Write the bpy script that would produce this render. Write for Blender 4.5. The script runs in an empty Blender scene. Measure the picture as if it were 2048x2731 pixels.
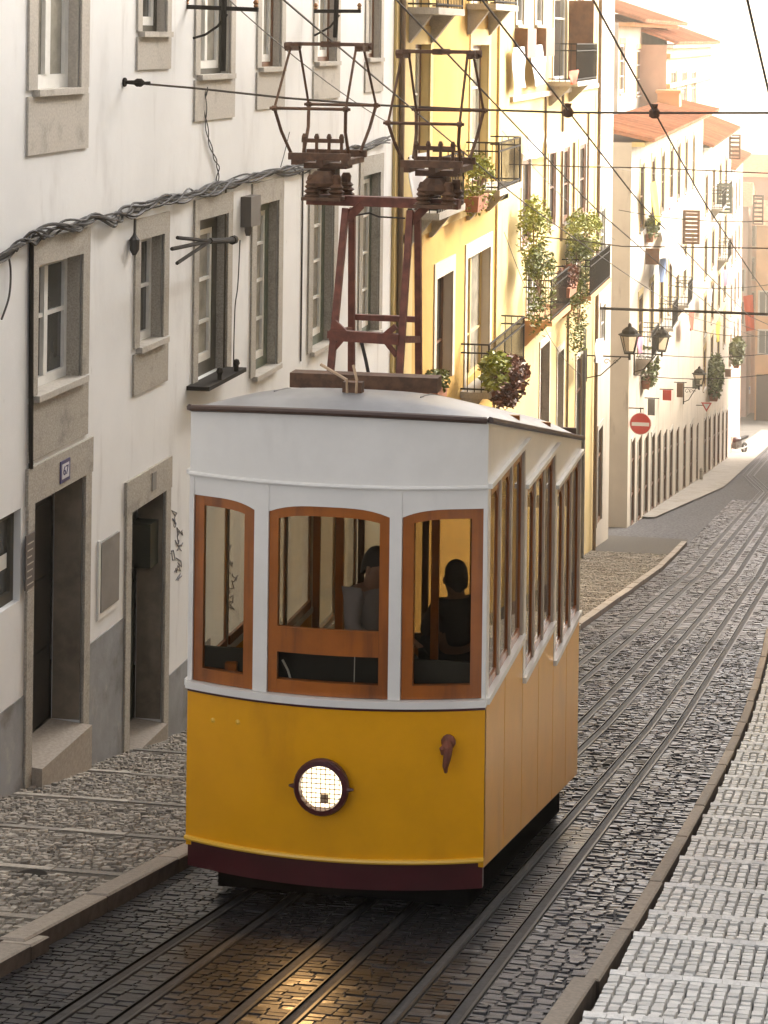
import bpy, bmesh, math, random
import numpy as np
from mathutils import Vector, Matrix, Euler
random.seed(7); RNG = np.random.default_rng(11)
SC = bpy.context.scene; COL = SC.collection
# ------------------------------------------------------------------ camera, sky, sun, exposure
F_PX, PX, PY, ROLL, YAW = 5236.0, 1500.0, 100.0, 0.0125, 0.1531
cam = bpy.data.cameras.new('camera'); camo = bpy.data.objects.new('camera', cam); COL.objects.link(camo)
cam.sensor_fit = 'VERTICAL'; cam.sensor_height = 36.0; cam.lens = 36.0*F_PX/2731.0
cam.shift_x = (1024-PX)/2731.0; cam.shift_y = -(1365.5-PY)/2731.0
cam.clip_start = 0.1; cam.clip_end = 3000
camo.matrix_world = Matrix.Rotation(YAW, 4, 'Z') @ Matrix.Rotation(math.pi/2, 4, 'X') @ Matrix.Rotation(ROLL, 4, 'Z')
SC.camera = camo
SUN_AZ, SUN_EL = math.radians(42), math.radians(30)      # azimuth clockwise from +Y
world = bpy.data.worlds.new('World'); SC.world = world; world.use_nodes = True
wn = world.node_tree.nodes; wl = world.node_tree.links; wn.clear()
sky = wn.new('ShaderNodeTexSky'); sky.sky_type = 'NISHITA'; sky.sun_disc = False
sky.sun_elevation = SUN_EL; sky.sun_rotation = SUN_AZ; sky.air_density = 0.3; sky.dust_density = 3.5; sky.ozone_density = 0.0
bg = wn.new('ShaderNodeBackground'); bg.inputs[1].default_value = 0.15
wo = wn.new('ShaderNodeOutputWorld'); hs = wn.new('ShaderNodeHueSaturation'); hs.inputs['Saturation'].default_value = .3; wl.new(sky.outputs[0], hs.inputs['Color']); wl.new(hs.outputs[0], bg.inputs[0]); wl.new(bg.outputs[0], wo.inputs[0])
sl = bpy.data.lights.new('sun', 'SUN'); sl.energy = 0.95; sl.angle = math.radians(10); sl.color = (1.0, 0.85, 0.62)
so = bpy.data.objects.new('sun', sl); COL.objects.link(so)
sd = Vector((math.sin(SUN_AZ)*math.cos(SUN_EL), math.cos(SUN_AZ)*math.cos(SUN_EL), math.sin(SUN_EL)))
so.rotation_euler = sd.to_track_quat('Z', 'Y').to_euler(); so.location = (30, 60, 40)
SC.view_settings.view_transform = 'Standard'; SC.view_settings.look = 'None'
SC.view_settings.exposure = 2.7; SC.view_settings.gamma = 1.0; SC.view_settings.use_curve_mapping = False
SC.render.engine = 'CYCLES'
SC.cycles.max_bounces = 8; SC.cycles.transparent_max_bounces = 16; SC.cycles.volume_bounces = 0
SC.cycles.caustics_reflective = False; SC.cycles.caustics_refractive = False
# ------------------------------------------------------------------ survey: a point on a known plane from where it stands in the photograph
KN = np.array([0, 16.8, 26.4, 38.4, 54, 74.4, 96, 185]); SLP = [.2268, .224, .1995, .1941, .1632, .167, .16, .10]; CAMH = 3.312
def gz(Y):
    z = -CAMH
    if Y < 0: return z - .2268*Y
    for i in range(len(KN)):
        b = KN[i+1] if i+1 < len(KN) else 1e9
        z -= SLP[i]*min(max(Y-KN[i], 0), b-KN[i])
    return z
def ray(x, y):
    u, v = (x-PX)/F_PX, (y-PY)/F_PX
    d = 1+ROLL*ROLL; a = (u+ROLL*v)/d; b = (v-ROLL*u)/d
    c, s = math.cos(YAW), math.sin(YAW)
    return Vector((-s+a*c, c+a*s, -b))
def onX(x, y, X): r = ray(x, y); return r*(X/r.x)
def onY(x, y, Y): r = ray(x, y); return r*(Y/r.y)
def onG(x, y, up=0.0):
    r = ray(x, y); lo, hi = 1.0, 400.0
    for _ in range(60):
        m = (lo+hi)/2; p = r*m
        if p.z > gz(p.y)+up: lo = m
        else: hi = m
    return r*lo
def proj(X, Y, Z):
    c, s = math.cos(YAW), math.sin(YAW)
    D = -X*s+Y*c; a = (X*c+Y*s)/D; b = -Z/D
    return PX+F_PX*(a-ROLL*b), PY+F_PX*(b+ROLL*a), D
# ------------------------------------------------------------------ materials
MT = {}
def mat(name, col, rough=.6, metal=0.0, noise=None, bump=None, rand=0.0, coat=0.0, spec=.5, second=None, streak=None, emit=None):
    """noise=(scale, amount) mottles the colour; second=(colour, scale, lo, hi) lays stains of another colour; rand varies it per piece"""
    m = bpy.data.materials.new(name); m.use_nodes = True; nt = m.node_tree; N = nt.nodes; L = nt.links
    b = N['Principled BSDF']; b.inputs['Roughness'].default_value = rough; b.inputs['Metallic'].default_value = metal
    b.inputs['Specular IOR Level'].default_value = spec
    if coat: b.inputs['Coat Weight'].default_value = coat; b.inputs['Coat Roughness'].default_value = .12
    tc = N.new('ShaderNodeTexCoord'); out = None
    rgb = N.new('ShaderNodeRGB'); rgb.outputs[0].default_value = (*col, 1); out = rgb.outputs[0]
    def tex(scale, detail=5, sx=1, sy=1, sz=1, rg=.6):
        mp = N.new('ShaderNodeMapping'); mp.inputs['Scale'].default_value = (sx, sy, sz); L.new(tc.outputs['Object'], mp.inputs[0])
        t = N.new('ShaderNodeTexNoise'); t.inputs['Scale'].default_value = scale; t.inputs['Detail'].default_value = detail; t.inputs['Roughness'].default_value = rg
        L.new(mp.outputs[0], t.inputs['Vector']); return t.outputs['Fac']
    def ramp(s, lo, hi):
        r = N.new('ShaderNodeMapRange'); r.inputs['From Min'].default_value = lo; r.inputs['From Max'].default_value = hi
        r.interpolation_type = 'SMOOTHSTEP'; L.new(s, r.inputs[0]); return r.outputs[0]
    def mix(f, a, c):
        x = N.new('ShaderNodeMix'); x.data_type = 'RGBA'; L.new(f, x.inputs['Factor']); L.new(a, x.inputs['A'])
        if isinstance(c, tuple): x.inputs['B'].default_value = (*c, 1)
        else: L.new(c, x.inputs['B'])
        return x.outputs['Result']
    if second:
        for sc in (second if isinstance(second, list) else [second]):
            c2, s, lo, hi = sc[:4]; k = sc[4] if len(sc) > 4 else (1, 1, 1)
            out = mix(ramp(tex(s, 7, *k), lo, hi), out, c2)
    def scale_val(s, out, lo, hi):
        mr = N.new('ShaderNodeMapRange'); mr.inputs['To Min'].default_value = lo; mr.inputs['To Max'].default_value = hi; L.new(s, mr.inputs[0])
        h = N.new('ShaderNodeHueSaturation'); L.new(mr.outputs[0], h.inputs['Value']); L.new(out, h.inputs['Color']); return h.outputs[0]
    if noise:
        r = ramp(tex(noise[0], 6), .3, .7); out = scale_val(r, out, 1-noise[1], 1+noise[1])
    if rand:
        g = N.new('ShaderNodeNewGeometry'); oi = N.new('ShaderNodeObjectInfo')
        ad = N.new('ShaderNodeMath'); ad.operation = 'ADD'; L.new(g.outputs['Random Per Island'], ad.inputs[0]); L.new(oi.outputs['Random'], ad.inputs[1])
        fr = N.new('ShaderNodeMath'); fr.operation = 'FRACT'; L.new(ad.outputs[0], fr.inputs[0])
        out = scale_val(fr.outputs[0], out, 1-rand, 1+rand)
    L.new(out, b.inputs['Base Color'])
    if bump:
        bm = N.new('ShaderNodeBump'); bm.inputs['Strength'].default_value = bump[1]; bm.inputs['Distance'].default_value = bump[2] if len(bump) > 2 else .01
        k = bump[3] if len(bump) > 3 else (1, 1, 1)
        L.new(tex(bump[0], 6, *k), bm.inputs['Height']); L.new(bm.outputs[0], b.inputs['Normal'])
    if emit:
        b.inputs['Emission Color'].default_value = (*emit[0], 1); b.inputs['Emission Strength'].default_value = emit[1]
    MT[name] = m; return m
def glass(name, tint, refl=.06, clear=.75, rough=.02):
    """window glass: lets light through, tinted, and mirrors more at a grazing angle"""
    m = bpy.data.materials.new(name); m.use_nodes = True; nt = m.node_tree; N = nt.nodes; L = nt.links; N.remove(N['Principled BSDF'])
    t = N.new('ShaderNodeBsdfTransparent'); t.inputs[0].default_value = (*[c*clear for c in tint], 1)
    g = N.new('ShaderNodeBsdfGlossy'); g.inputs['Roughness'].default_value = rough; g.inputs[0].default_value = (.9, .9, .9, 1)
    fr = N.new('ShaderNodeFresnel'); fr.inputs[0].default_value = 1.45
    gm = N.new('ShaderNodeNewGeometry'); iv = N.new('ShaderNodeMath'); iv.operation = 'SUBTRACT'; iv.inputs[0].default_value = 1.0; L.new(gm.outputs['Backfacing'], iv.inputs[1])
    ml = N.new('ShaderNodeMath'); ml.operation = 'MULTIPLY'; L.new(fr.outputs[0], ml.inputs[0]); L.new(iv.outputs[0], ml.inputs[1])
    mx = N.new('ShaderNodeMixShader'); L.new(ml.outputs[0], mx.inputs[0]); L.new(t.outputs[0], mx.inputs[1]); L.new(g.outputs[0], mx.inputs[2])
    L.new(mx.outputs[0], N['Material Output'].inputs['Surface']); MT[name] = m; return m
mat('white_plaster', (.74, .735, .715), .9, noise=(.7, .05), bump=(9, .25, .01), second=[((.50, .48, .45), .8, .54, .8, (1, 1, .35)), ((.54, .52, .49), 3.0, .56, .8, (1, 1, .15)), ((.36, .34, .31), 6.0, .68, .8, (1, 1, .5))])
mat('grey_dado', (.25, .25, .25), .9, noise=(1.3, .2), bump=(14, .4, .01), second=[((.14, .13, .12), 1.4, .5, .7), ((.36, .34, .30), 4, .55, .8)])
mat('granite', (.37, .335, .28), .85, noise=(55, .22), bump=(70, .5, .004), second=[((.22, .2, .165), 4, .5, .8), ((.26, .24, .2), 90, .55, .7)])
mat('pale_stone', (.46, .42, .36), .85, noise=(40, .12), bump=(60, .4, .003), second=((.28, .25, .21), 3, .5, .8))
mat('ochre_plaster', (.50, .305, .065), .9, noise=(1.1, .1), bump=(9, .25, .01), second=((.40, .25, .08), 1.1, .55, .8, (1, 1, .4)))
mat('pale_ochre', (.62, .47, .20), .9, noise=(1.1, .08), second=((.46, .33, .13), 1.6, .55, .8, (1, 1, .3)))
mat('cream_plaster', (.60, .455, .20), .9, noise=(1.0, .06), second=((.50, .42, .27), 1.1, .55, .8, (1, 1, .35)))  # yellowed: the golden flare is put into the plaster colour
mat('warm_white', (.54, .475, .385), .9, noise=(.8, .06), second=[((.40, .34, .26), 1.0, .52, .75, (1, 1, .3)), ((.33, .28, .22), 3.0, .6, .8, (1, 1, .2))])
mat('pink_plaster', (.58, .40, .31), .9, noise=(.8, .08), second=((.44, .3, .22), 1.0, .55, .8, (1, 1, .3)))
mat('orange_plaster', (.55, .29, .13), .9, noise=(.8, .1), second=((.4, .2, .1), 1.0, .55, .8, (1, 1, .3)))
mat('roof_tile', (.45, .19, .09), .85, noise=(4, .2), rand=.25)
mat('white_frame', (.74, .73, .69), .5, noise=(9, .05))
mat('dark_frame', (.075, .068, .05), .6, noise=(9, .15))
mat('green_frame', (.12, .14, .105), .6, noise=(9, .15))
mat('brown_wood', (.17, .075, .03), .55, noise=(6, .2))
mat('pane_glass', (.06, .06, .055), .06, noise=(1.5, .35), spec=.7)
mat('curtain_pane', (.33, .31, .26), .1, noise=(3, .25), spec=.6)
mat('dark_door', (.018, .015, .013), .5, noise=(4, .3))
mat('green_door', (.02, .024, .015), .5, noise=(4, .3))
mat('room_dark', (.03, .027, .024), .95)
mat('meter_grey', (.19, .18, .17), .5, noise=(4, .12))
mat('iron', (.022, .018, .014), .85, spec=.15)
mat('cable_black', (.035, .031, .028), .7)
mat('wire_brown', (.06, .045, .03), .6)
mat('steel', (.55, .55, .55), .35, 1.0)
mat('rail_steel', (.022, .021, .022), .38, 0.0, noise=(20, .3), spec=.25)
mat('rail_groove', (.004, .004, .004), 1.0, spec=0.0)  # black puts the shade down in the slot into the colour
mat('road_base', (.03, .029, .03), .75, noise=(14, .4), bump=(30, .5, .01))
mat('far_setts', (.13, .125, .125), .9, spec=.1, noise=(12, .5), bump=(16, .6, .02))
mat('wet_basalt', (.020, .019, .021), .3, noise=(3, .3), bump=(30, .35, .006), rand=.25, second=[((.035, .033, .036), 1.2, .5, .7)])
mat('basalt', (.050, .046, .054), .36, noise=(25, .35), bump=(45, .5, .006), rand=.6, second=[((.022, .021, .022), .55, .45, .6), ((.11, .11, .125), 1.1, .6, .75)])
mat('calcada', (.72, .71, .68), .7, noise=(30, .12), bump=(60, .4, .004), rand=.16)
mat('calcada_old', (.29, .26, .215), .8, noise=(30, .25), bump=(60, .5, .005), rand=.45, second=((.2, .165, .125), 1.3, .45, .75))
mat('joint_dark', (.075, .07, .06), .95, noise=(20, .3))
mat('joint_brown', (.085, .072, .055), .95, noise=(20, .3))
mat('stone_front', (.50, .46, .39), .9, noise=(1, .1)); mat('reveal_brown', (.20, .165, .125), .9, noise=(5, .2), second=((.10, .08, .06), 1.2, .5, .75))
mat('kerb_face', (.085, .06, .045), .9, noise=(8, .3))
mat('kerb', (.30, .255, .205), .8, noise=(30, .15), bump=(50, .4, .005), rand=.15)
mat('earth', (.16, .14, .12), .95, noise=(1, .2))
# tram
mat('tram_yellow', (.80, .37, .006), .32, noise=(2.2, .05), coat=.22, spec=.3, second=((.58, .25, .01), 1.5, .55, .85, (1, 1, .3)))
mat('tram_bead', (.78, .45, .03), .3, coat=.4)
mat('tram_white', (.80, .775, .725), .35, noise=(2.0, .04), coat=.2, second=((.62, .59, .54), 1.6, .58, .9, (1, 1, .3)))
mat('tram_maroon', (.065, .009, .012), .35, coat=.3, noise=(3, .2))
mat('tram_roof', (.20, .20, .205), .38, noise=(2.5, .15), second=((.28, .27, .26), 1.4, .5, .8))
mat('gutter_brown', (.06, .03, .02), .5)
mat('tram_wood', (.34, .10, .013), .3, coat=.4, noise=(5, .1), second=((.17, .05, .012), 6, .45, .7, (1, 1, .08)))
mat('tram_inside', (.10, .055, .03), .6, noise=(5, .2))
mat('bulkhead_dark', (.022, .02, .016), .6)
mat('tram_under_shade', (.004, .004, .004), 1.0, spec=0.0)  # near-black: the shade beneath the tram is put into the colour
mat('rust_red', (.16, .048, .026), .65, noise=(12, .3), bump=(40, .3, .003))
mat('rust_dark', (.115, .055, .026), .7, noise=(14, .35), bump=(40, .4, .003))
mat('lamp_glow', (1, .9, .7), .4, emit=((1.0, .84, .55), .5))
mat('brass', (.25, .12, .05), .4, .8); mat('tan_metal', (.48, .33, .2), .5); mat('post_beige', (.52, .45, .37), .5, noise=(6, .1))
glass('tram_glass', (.97, .95, .9), clear=.9)
glass('lantern_glass', (.95, .9, .8), clear=.85)
# ------------------------------------------------------------------ mesh tools
class MB:
    def __init__(s): s.v = []; s.f = []
    def quad(s, a, b, c, d): n = len(s.v); s.v += [tuple(a), tuple(b), tuple(c), tuple(d)]; s.f.append((n, n+1, n+2, n+3))
    def tri(s, a, b, c): n = len(s.v); s.v += [tuple(a), tuple(b), tuple(c)]; s.f.append((n, n+1, n+2))
    def hexa(s, p):
        n = len(s.v); s.v += [tuple(q) for q in p]
        for q in ((0, 3, 2, 1), (4, 5, 6, 7), (0, 1, 5, 4), (1, 2, 6, 5), (2, 3, 7, 6), (3, 0, 4, 7)): s.f.append(tuple(n+i for i in q))
    def box(s, x0, x1, y0, y1, z0, z1):
        s.hexa([(x0, y0, z0), (x1, y0, z0), (x1, y1, z0), (x0, y1, z0), (x0, y0, z1), (x1, y0, z1), (x1, y1, z1), (x0, y1, z1)])
    def sbox(s, x0, x1, y0, y1, z0, z1, fn):
        """a box whose z is measured from fn(y): follows a slope"""
        a, b = fn(y0), fn(y1)
        s.hexa([(x0, y0, z0+a), (x1, y0, z0+a), (x1, y1, z0+b), (x0, y1, z0+b), (x0, y0, z1+a), (x1, y0, z1+a), (x1, y1, z1+b), (x0, y1, z1+b)])
    def bar(s, a, b, r, n=6, r2=None):
        a, b = Vector(a), Vector(b); d = (b-a)
        if d.length < 1e-6: return
        d.normalize(); u = d.orthogonal().normalized(); w = d.cross(u); r2 = r if r2 is None else r2; k = len(s.v)
        for c, R in ((a, r), (b, r2)):
            for i in range(n):
                t = 2*math.pi*i/n; s.v.append(tuple(c+u*math.cos(t)*R+w*math.sin(t)*R))
        for i in range(n): s.f.append((k+i, k+(i+1) % n, k+n+(i+1) % n, k+n+i))
        s.f.append(tuple(k+n-1-i for i in range(n))); s.f.append(tuple(k+n+i for i in range(n)))
    def beam(s, a, b, w, h, up=(0, 0, 1)):
        a, b = Vector(a), Vector(b); d = (b-a).normalized(); u = Vector(up); sd = d.cross(u)
        if sd.length < 1e-4: sd = d.cross(Vector((0, 1, 0)))
        sd.normalize(); u = sd.cross(d); sd *= w/2; u *= h/2
        s.hexa([a-sd-u, a+sd-u, b+sd-u, b-sd-u, a-sd+u, a+sd+u, b+sd+u, b-sd+u])
    def tube(s, pts, r, n=6):
        pts = [Vector(p) for p in pts]; k = len(s.v); m = len(pts); u = None
        for i, p in enumerate(pts):
            d = (pts[min(i+1, m-1)]-pts[max(i-1, 0)]).normalized()
            u = d.orthogonal().normalized() if u is None else (u-d*u.dot(d)).normalized()
            w = d.cross(u); R = r[i] if isinstance(r, (list, tuple)) else r
            for j in range(n): t = 2*math.pi*j/n; s.v.append(tuple(p+u*math.cos(t)*R+w*math.sin(t)*R))
        for i in range(m-1):
            for j in range(n): s.f.append((k+i*n+j, k+i*n+(j+1) % n, k+(i+1)*n+(j+1) % n, k+(i+1)*n+j))
        s.f.append(tuple(k+n-1-j for j in range(n))); s.f.append(tuple(k+(m-1)*n+j for j in range(n)))
    def lathe(s, c, prof, n=16, axis=(0, 0, 1), cap=True):
        """prof: (radius, distance along the axis)"""
        c = Vector(c); d = Vector(axis).normalized(); u = d.orthogonal().normalized(); w = d.cross(u); k = len(s.v); m = len(prof)
        for R, z in prof:
            for j in range(n): t = 2*math.pi*j/n; s.v.append(tuple(c+d*z+u*math.cos(t)*R+w*math.sin(t)*R))
        for i in range(m-1):
            for j in range(n): s.f.append((k+i*n+j, k+i*n+(j+1) % n, k+(i+1)*n+(j+1) % n, k+(i+1)*n+j))
        if cap: s.f.append(tuple(k+n-1-j for j in range(n))); s.f.append(tuple(k+(m-1)*n+j for j in range(n)))
    def grid(s, P):
        k = len(s.v); m, n = len(P), len(P[0])
        for row in P: s.v += [tuple(p) for p in row]
        for i in range(m-1):
            for j in range(n-1): s.f.append((k+i*n+j, k+i*n+j+1, k+(i+1)*n+j+1, k+(i+1)*n+j))
    def build(s, name, m, parent=None, smooth=False, fix=True, m2=None):
        me = bpy.data.meshes.new(name); me.from_pydata(s.v, [], s.f)
        if fix:
            bm = bmesh.new(); bm.from_mesh(me); bmesh.ops.recalc_face_normals(bm, faces=bm.faces); bm.to_mesh(me); bm.free()
        me.materials.append(MT[m] if isinstance(m, str) else m)
        if m2: me.materials.append(MT[m2[0]]); [setattr(me.polygons[i], 'material_index', 1) for i in range(m2[1])]
        if smooth:
            me.polygons.foreach_set('use_smooth', [True]*len(me.polygons))
            try: me.set_sharp_from_angle(angle=math.radians(40))
            except Exception: pass
        return link(name, me, parent)
def link(name, data, parent=None):
    o = bpy.data.objects.new(name, data); COL.objects.link(o)
    if parent is not None:
        o.parent = parent
        q = parent; t = Vector((0, 0, 0))
        while q is not None: t += q.location; q = q.parent
        o.location = -t if data is not None else Vector((0, 0, 0))
    return o
def tag(o, label=None, cat=None, group=None, kind=None):
    if label: o['label'] = label
    if cat: o['category'] = cat
    if group: o['group'] = group
    if kind: o['kind'] = kind
    return o
def thing(name, label, cat, loc=(0, 0, 0), group=None):
    o = bpy.data.objects.new(name, None); COL.objects.link(o); o.location = loc; o.empty_display_size = .2
    return tag(o, label, cat, group)
# meshes are written in world coordinates; link() moves each child back by its parents' offset.
# ------------------------------------------------------------------ street lines
WALL = -7.877; KL = -5.377
RAILX = [-4.631, -4.268, -3.674, -3.322, -2.754, -2.387]
_kr = [onG(1465, 2731, .08), onG(1561, 2616, .08), onG(1892, 2074, .08), onG(2042, 1683, .08)]
KRY = [p.y for p in _kr]; KRX = [p.x for p in _kr]
_kf = np.polyfit(KRY, KRX, 2)
def kr(Y): return float(np.polyval(_kf, min(max(Y, 7.0), KRY[3])))
KINK = [onG(2032, 1312), onG(1986, 1268), onG(2048, 1188)]
def railx(i, Y):
    d = float(np.interp(Y, [50, KINK[0].y], [0, KINK[0].x-RAILX[0]]))
    x = RAILX[i]+d
    if i < 2:
        x += float(np.interp(Y, [KINK[0].y, KINK[1].y, KINK[2].y, 150], [0, KINK[1].x-KINK[0].x, KINK[2].x-KINK[0].x+.3, 1.5]))
    elif i > 3 and Y > KINK[0].y:
        x += float(np.interp(Y, [KINK[0].y, KINK[0].y+6], [0, .8]))
    return x
YEND = 182.0
# far ground sheet (earth below everything, to the horizon)
m = MB(); ys = [-20, -5, 0, 5, 10, 16.8, 26.4, 38.4, 54, 74.4, 96, 120, 150, 220, 400, 1200, 2500]
P = [[(x, y, gz(min(y, 400))-.45-(0 if y < 401 else 0)) for x in (-2000, -200, -40, -12, 0, 8, 40, 200, 2000)] for y in ys]
m.grid(P); tag(m.build('ground', 'earth'), kind='structure')
def sheet(name, xa, xb, ya, yb, up, material, step=2.0):
    n = max(2, int((yb-ya)/step)); Y = sorted(set(list(np.linspace(ya, yb, n))+[k for k in KN if ya < k < yb]))
    m = MB(); m.grid([[(xa(y), y, gz(y)+up), (xb(y), y, gz(y)+up)] for y in Y])
    return tag(m.build(name, material), kind='structure')
STONE_END = 58.0
ROAD_END = 84.0
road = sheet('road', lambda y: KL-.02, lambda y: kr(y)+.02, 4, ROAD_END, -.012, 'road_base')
far_road = sheet('road', lambda y: WALL-.3, lambda y: 2.0, 62.5, YEND, -.016, 'far_setts')
lpav = sheet('left_pavement', lambda y: WALL-.4, lambda y: KL-.04, 4, STONE_END+5, .085, 'joint_brown')
for nm, a, b in (('far_pavement', 71.5, 96.0), ('far_pavement', 96.05, 165.0)):
    far_pav = sheet(nm, lambda y: WALL-.3, lambda y: WALL+.5+min(1.1, .055*(y-71.5)), a, b, .06, 'far_pave' if 'far_pave' in MT else 'calcada_old')
rpav = sheet('right_pavement', lambda y: kr(y)-.02, lambda y: 2.2, 4, 90, -.06, 'joint_dark')
# ------------------------------------------------------------------ stones
def stone_block(V, Fc, x0, x1, y0, y1, zf, h, inset=.008, jit=.004):
    """one stone: a chamfered block with an uneven top, set on the sloping surface zf(x, y)"""
    k = len(V); j = RNG.normal(0, jit, 5)
    c = [(x0, y0), (x1, y0), (x1, y1), (x0, y1)]
    for q, (x, y) in enumerate(c): V.append((x, y, zf(x, y)-.03))
    e = inset
    ci = [(x0+e, y0+e), (x1-e, y0+e), (x1-e, y1-e), (x0+e, y1-e)]
    for q, (x, y) in enumerate(ci): V.append((x+RNG.normal(0, e*.3), y+RNG.normal(0, e*.3), zf(x, y)+h+j[4]+j[q]*.5))
    Fc += [(k+4, k+5, k+6, k+7), (k, k+1, k+5, k+4), (k+1, k+2, k+6, k+5), (k+2, k+3, k+7, k+6), (k+3, k, k+4, k+7)]
def stones(name, lst, zf, h, material, parent, inset=.008, jit=.004, keep=300, ok=lambda x, y: True):
    """lst: (x0, x1, y0, y1). The ones that show largest become single pieces sharing a few meshes, the others one mesh."""
    sc = []
    for i, (x0, x1, y0, y1) in enumerate(lst):
        x, y = (x0+x1)/2, (y0+y1)/2; a, b, D = proj(x, y, zf(x, y))
        if -20 < a < 2070 and -20 < b < 2760 and ok(a, b): sc.append(((x1-x0)*(y1-y0)/D**3, i))
    sc.sort(reverse=True); big = set(i for _, i in sc[:keep])
    variants = []
    for v in range(10):
        V, Fc = [], []; stone_block(V, Fc, -.5, .5, -.5, .5, lambda x, y: 0.0, h, inset*9, jit)
        me = bpy.data.meshes.new(name); me.from_pydata(V, [], Fc); me.materials.append(MT[material]); variants.append(me)
    V, Fc = [], []; n = 0
    for i, (x0, x1, y0, y1) in enumerate(lst):
        if i in big:
            x, y = (x0+x1)/2, (y0+y1)/2
            o = bpy.data.objects.new(name, variants[n % 10]); COL.objects.link(o); o.parent = parent; n += 1
            o.location = (x, y, zf(x, y)); s = (zf(x, y1)-zf(x, y0))/(y1-y0)
            o.scale = (x1-x0, (y1-y0)*math.sqrt(1+s*s), 1); o.rotation_euler = (math.atan(s), 0, 0)
        else: stone_block(V, Fc, x0, x1, y0, y1, zf, h, inset, jit)
    me = bpy.data.meshes.new(name+'_mass'); me.from_pydata(V, [], Fc); me.materials.append(MT[material])
    o = link('setts', me, parent); o['kind'] = 'stuff'
    return o
def lane_rows(xa, xb, ya, yb, dx, dy, jx=.25, gap=.003, jy=0.0):
    out = []; y = ya
    while y < yb:
        d = dy*random.uniform(.85, 1.15); a, b = xa(y), xb(y); w = b-a
        n = max(1, round(w/dx)); cuts = [0]+sorted((i+random.uniform(-jx, jx))/n for i in range(1, n))+[1]
        for i in range(n):
            o_ = random.uniform(-jy, jy); out.append((a+cuts[i]*w+gap, a+cuts[i+1]*w-gap, y+gap+o_, y+d-gap+o_))
        y += d
    return out
vis = lambda a, b: not (480 < a < 1300 and b < 2420) and not (a < 1530 and b < 1700)
lst = []; wet = []
edges = [KL]+RAILX
for i in range(7):
    xa = (lambda y: KL+.01) if i == 0 else (lambda y, i=i: railx(i-1, y)+.062)
    xb = (lambda y: kr(y)-.01) if i == 6 else (lambda y, i=i: railx(i, y)-.05)
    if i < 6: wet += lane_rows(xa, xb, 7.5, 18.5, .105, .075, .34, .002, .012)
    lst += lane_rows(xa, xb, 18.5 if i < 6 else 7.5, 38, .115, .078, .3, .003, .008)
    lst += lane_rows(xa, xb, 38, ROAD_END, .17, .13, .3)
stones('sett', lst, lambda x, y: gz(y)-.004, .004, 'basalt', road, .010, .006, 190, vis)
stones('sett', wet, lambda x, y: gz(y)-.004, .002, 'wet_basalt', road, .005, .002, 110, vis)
# left pavement: worn little limestone cubes with paler courses across
lst = []; strips = []
y = 8.2
while y < STONE_END-1:
    lst += lane_rows(lambda q: WALL+.01, lambda q: KL-.19, y+.13, y+1.42, .068, .07, .38)
    strips.append(y); y += 1.55
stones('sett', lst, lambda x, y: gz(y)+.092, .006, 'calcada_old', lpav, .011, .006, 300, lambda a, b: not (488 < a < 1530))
def kerb_line(name, xf0, xf1, ya, yb, top, parent, material, lens=(.9, 1.5)):
    y = ya
    while y < yb:
        d = min(random.uniform(*lens), max(yb-y, .3)); off = random.gauss(0, .004); m = MB(); zz = random.gauss(0, .003)
        y1 = y+d-.012; c = .012
        a, b = gz(y), gz(y1)
        for (p, q, r, s_) in ((xf0(y)+off, xf1(y)+off, xf0(y1)+off, xf1(y1)+off),):
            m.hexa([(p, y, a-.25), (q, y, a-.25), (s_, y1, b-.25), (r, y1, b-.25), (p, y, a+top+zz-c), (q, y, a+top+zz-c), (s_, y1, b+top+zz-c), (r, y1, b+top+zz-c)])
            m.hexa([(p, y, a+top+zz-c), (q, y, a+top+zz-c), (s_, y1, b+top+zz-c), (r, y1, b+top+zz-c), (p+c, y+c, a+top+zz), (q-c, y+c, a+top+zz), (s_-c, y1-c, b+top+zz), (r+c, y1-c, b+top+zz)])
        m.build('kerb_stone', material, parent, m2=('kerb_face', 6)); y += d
yj = onG(150, 2520, .1).y
kerb_line('kerb_stone', lambda y: KL-.18, lambda y: KL, yj, STONE_END+4, .115, lpav, 'kerb')
kerb_line('kerb_stone', lambda y: KL-.16, lambda y: KL+.07, yj-3.6, yj-.01, .105, lpav, 'kerb', (1.1, 1.3))
for y in strips:
    m = MB(); n = 4
    for k in range(n):
        x0 = WALL+.02+(KL-.2-WALL-.02)*k/n; x1 = WALL+.02+(KL-.2-WALL-.02)*(k+1)/n-.008
        m = MB(); m.sbox(x0, x1, y+.01, y+.12, .03, .0965+random.gauss(0, .002), gz); m.build('course_stone', 'calcada_old', lpav)
# right pavement: long shallow steps of white cubes, each ending in a course of larger pale stones
STEP = .72; steps = []
y = 7.4
rs = random.Random(5)
while y < 60: d_ = rs.uniform(.86, 1.14); steps.append((y, y+d_)); y += d_
SEDGE = [a for a, b in steps]
def zstep(x, Y):
    i = max(0, min(len(steps)-1, int(np.searchsorted(SEDGE, Y+1e-6))-1)); a, b = steps[i]
    mid = gz((a+b)/2)+.055
    return mid-.185*((Y-(a+b)/2)/(b-a))      # the tread falls a little
lst = []
for a, b in steps:
    hi = kr((a+b)/2)
    if a < 40: lst += [(p, q, max(r, a), min(s_, b-.07)) for p, q, r, s_ in lane_rows(lambda q: kr(q)+.15, lambda q: min(1.9, kr(q)+3.3), a+.005, b-.07, .088, .082, .05, .0045)]
mid_ok = lambda a, b: True
def zmid(x, Y): return zstep(x, Y)
stones('sett', lst, zmid, .012, 'calcada', rpav, .008, .004, 300)
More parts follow.
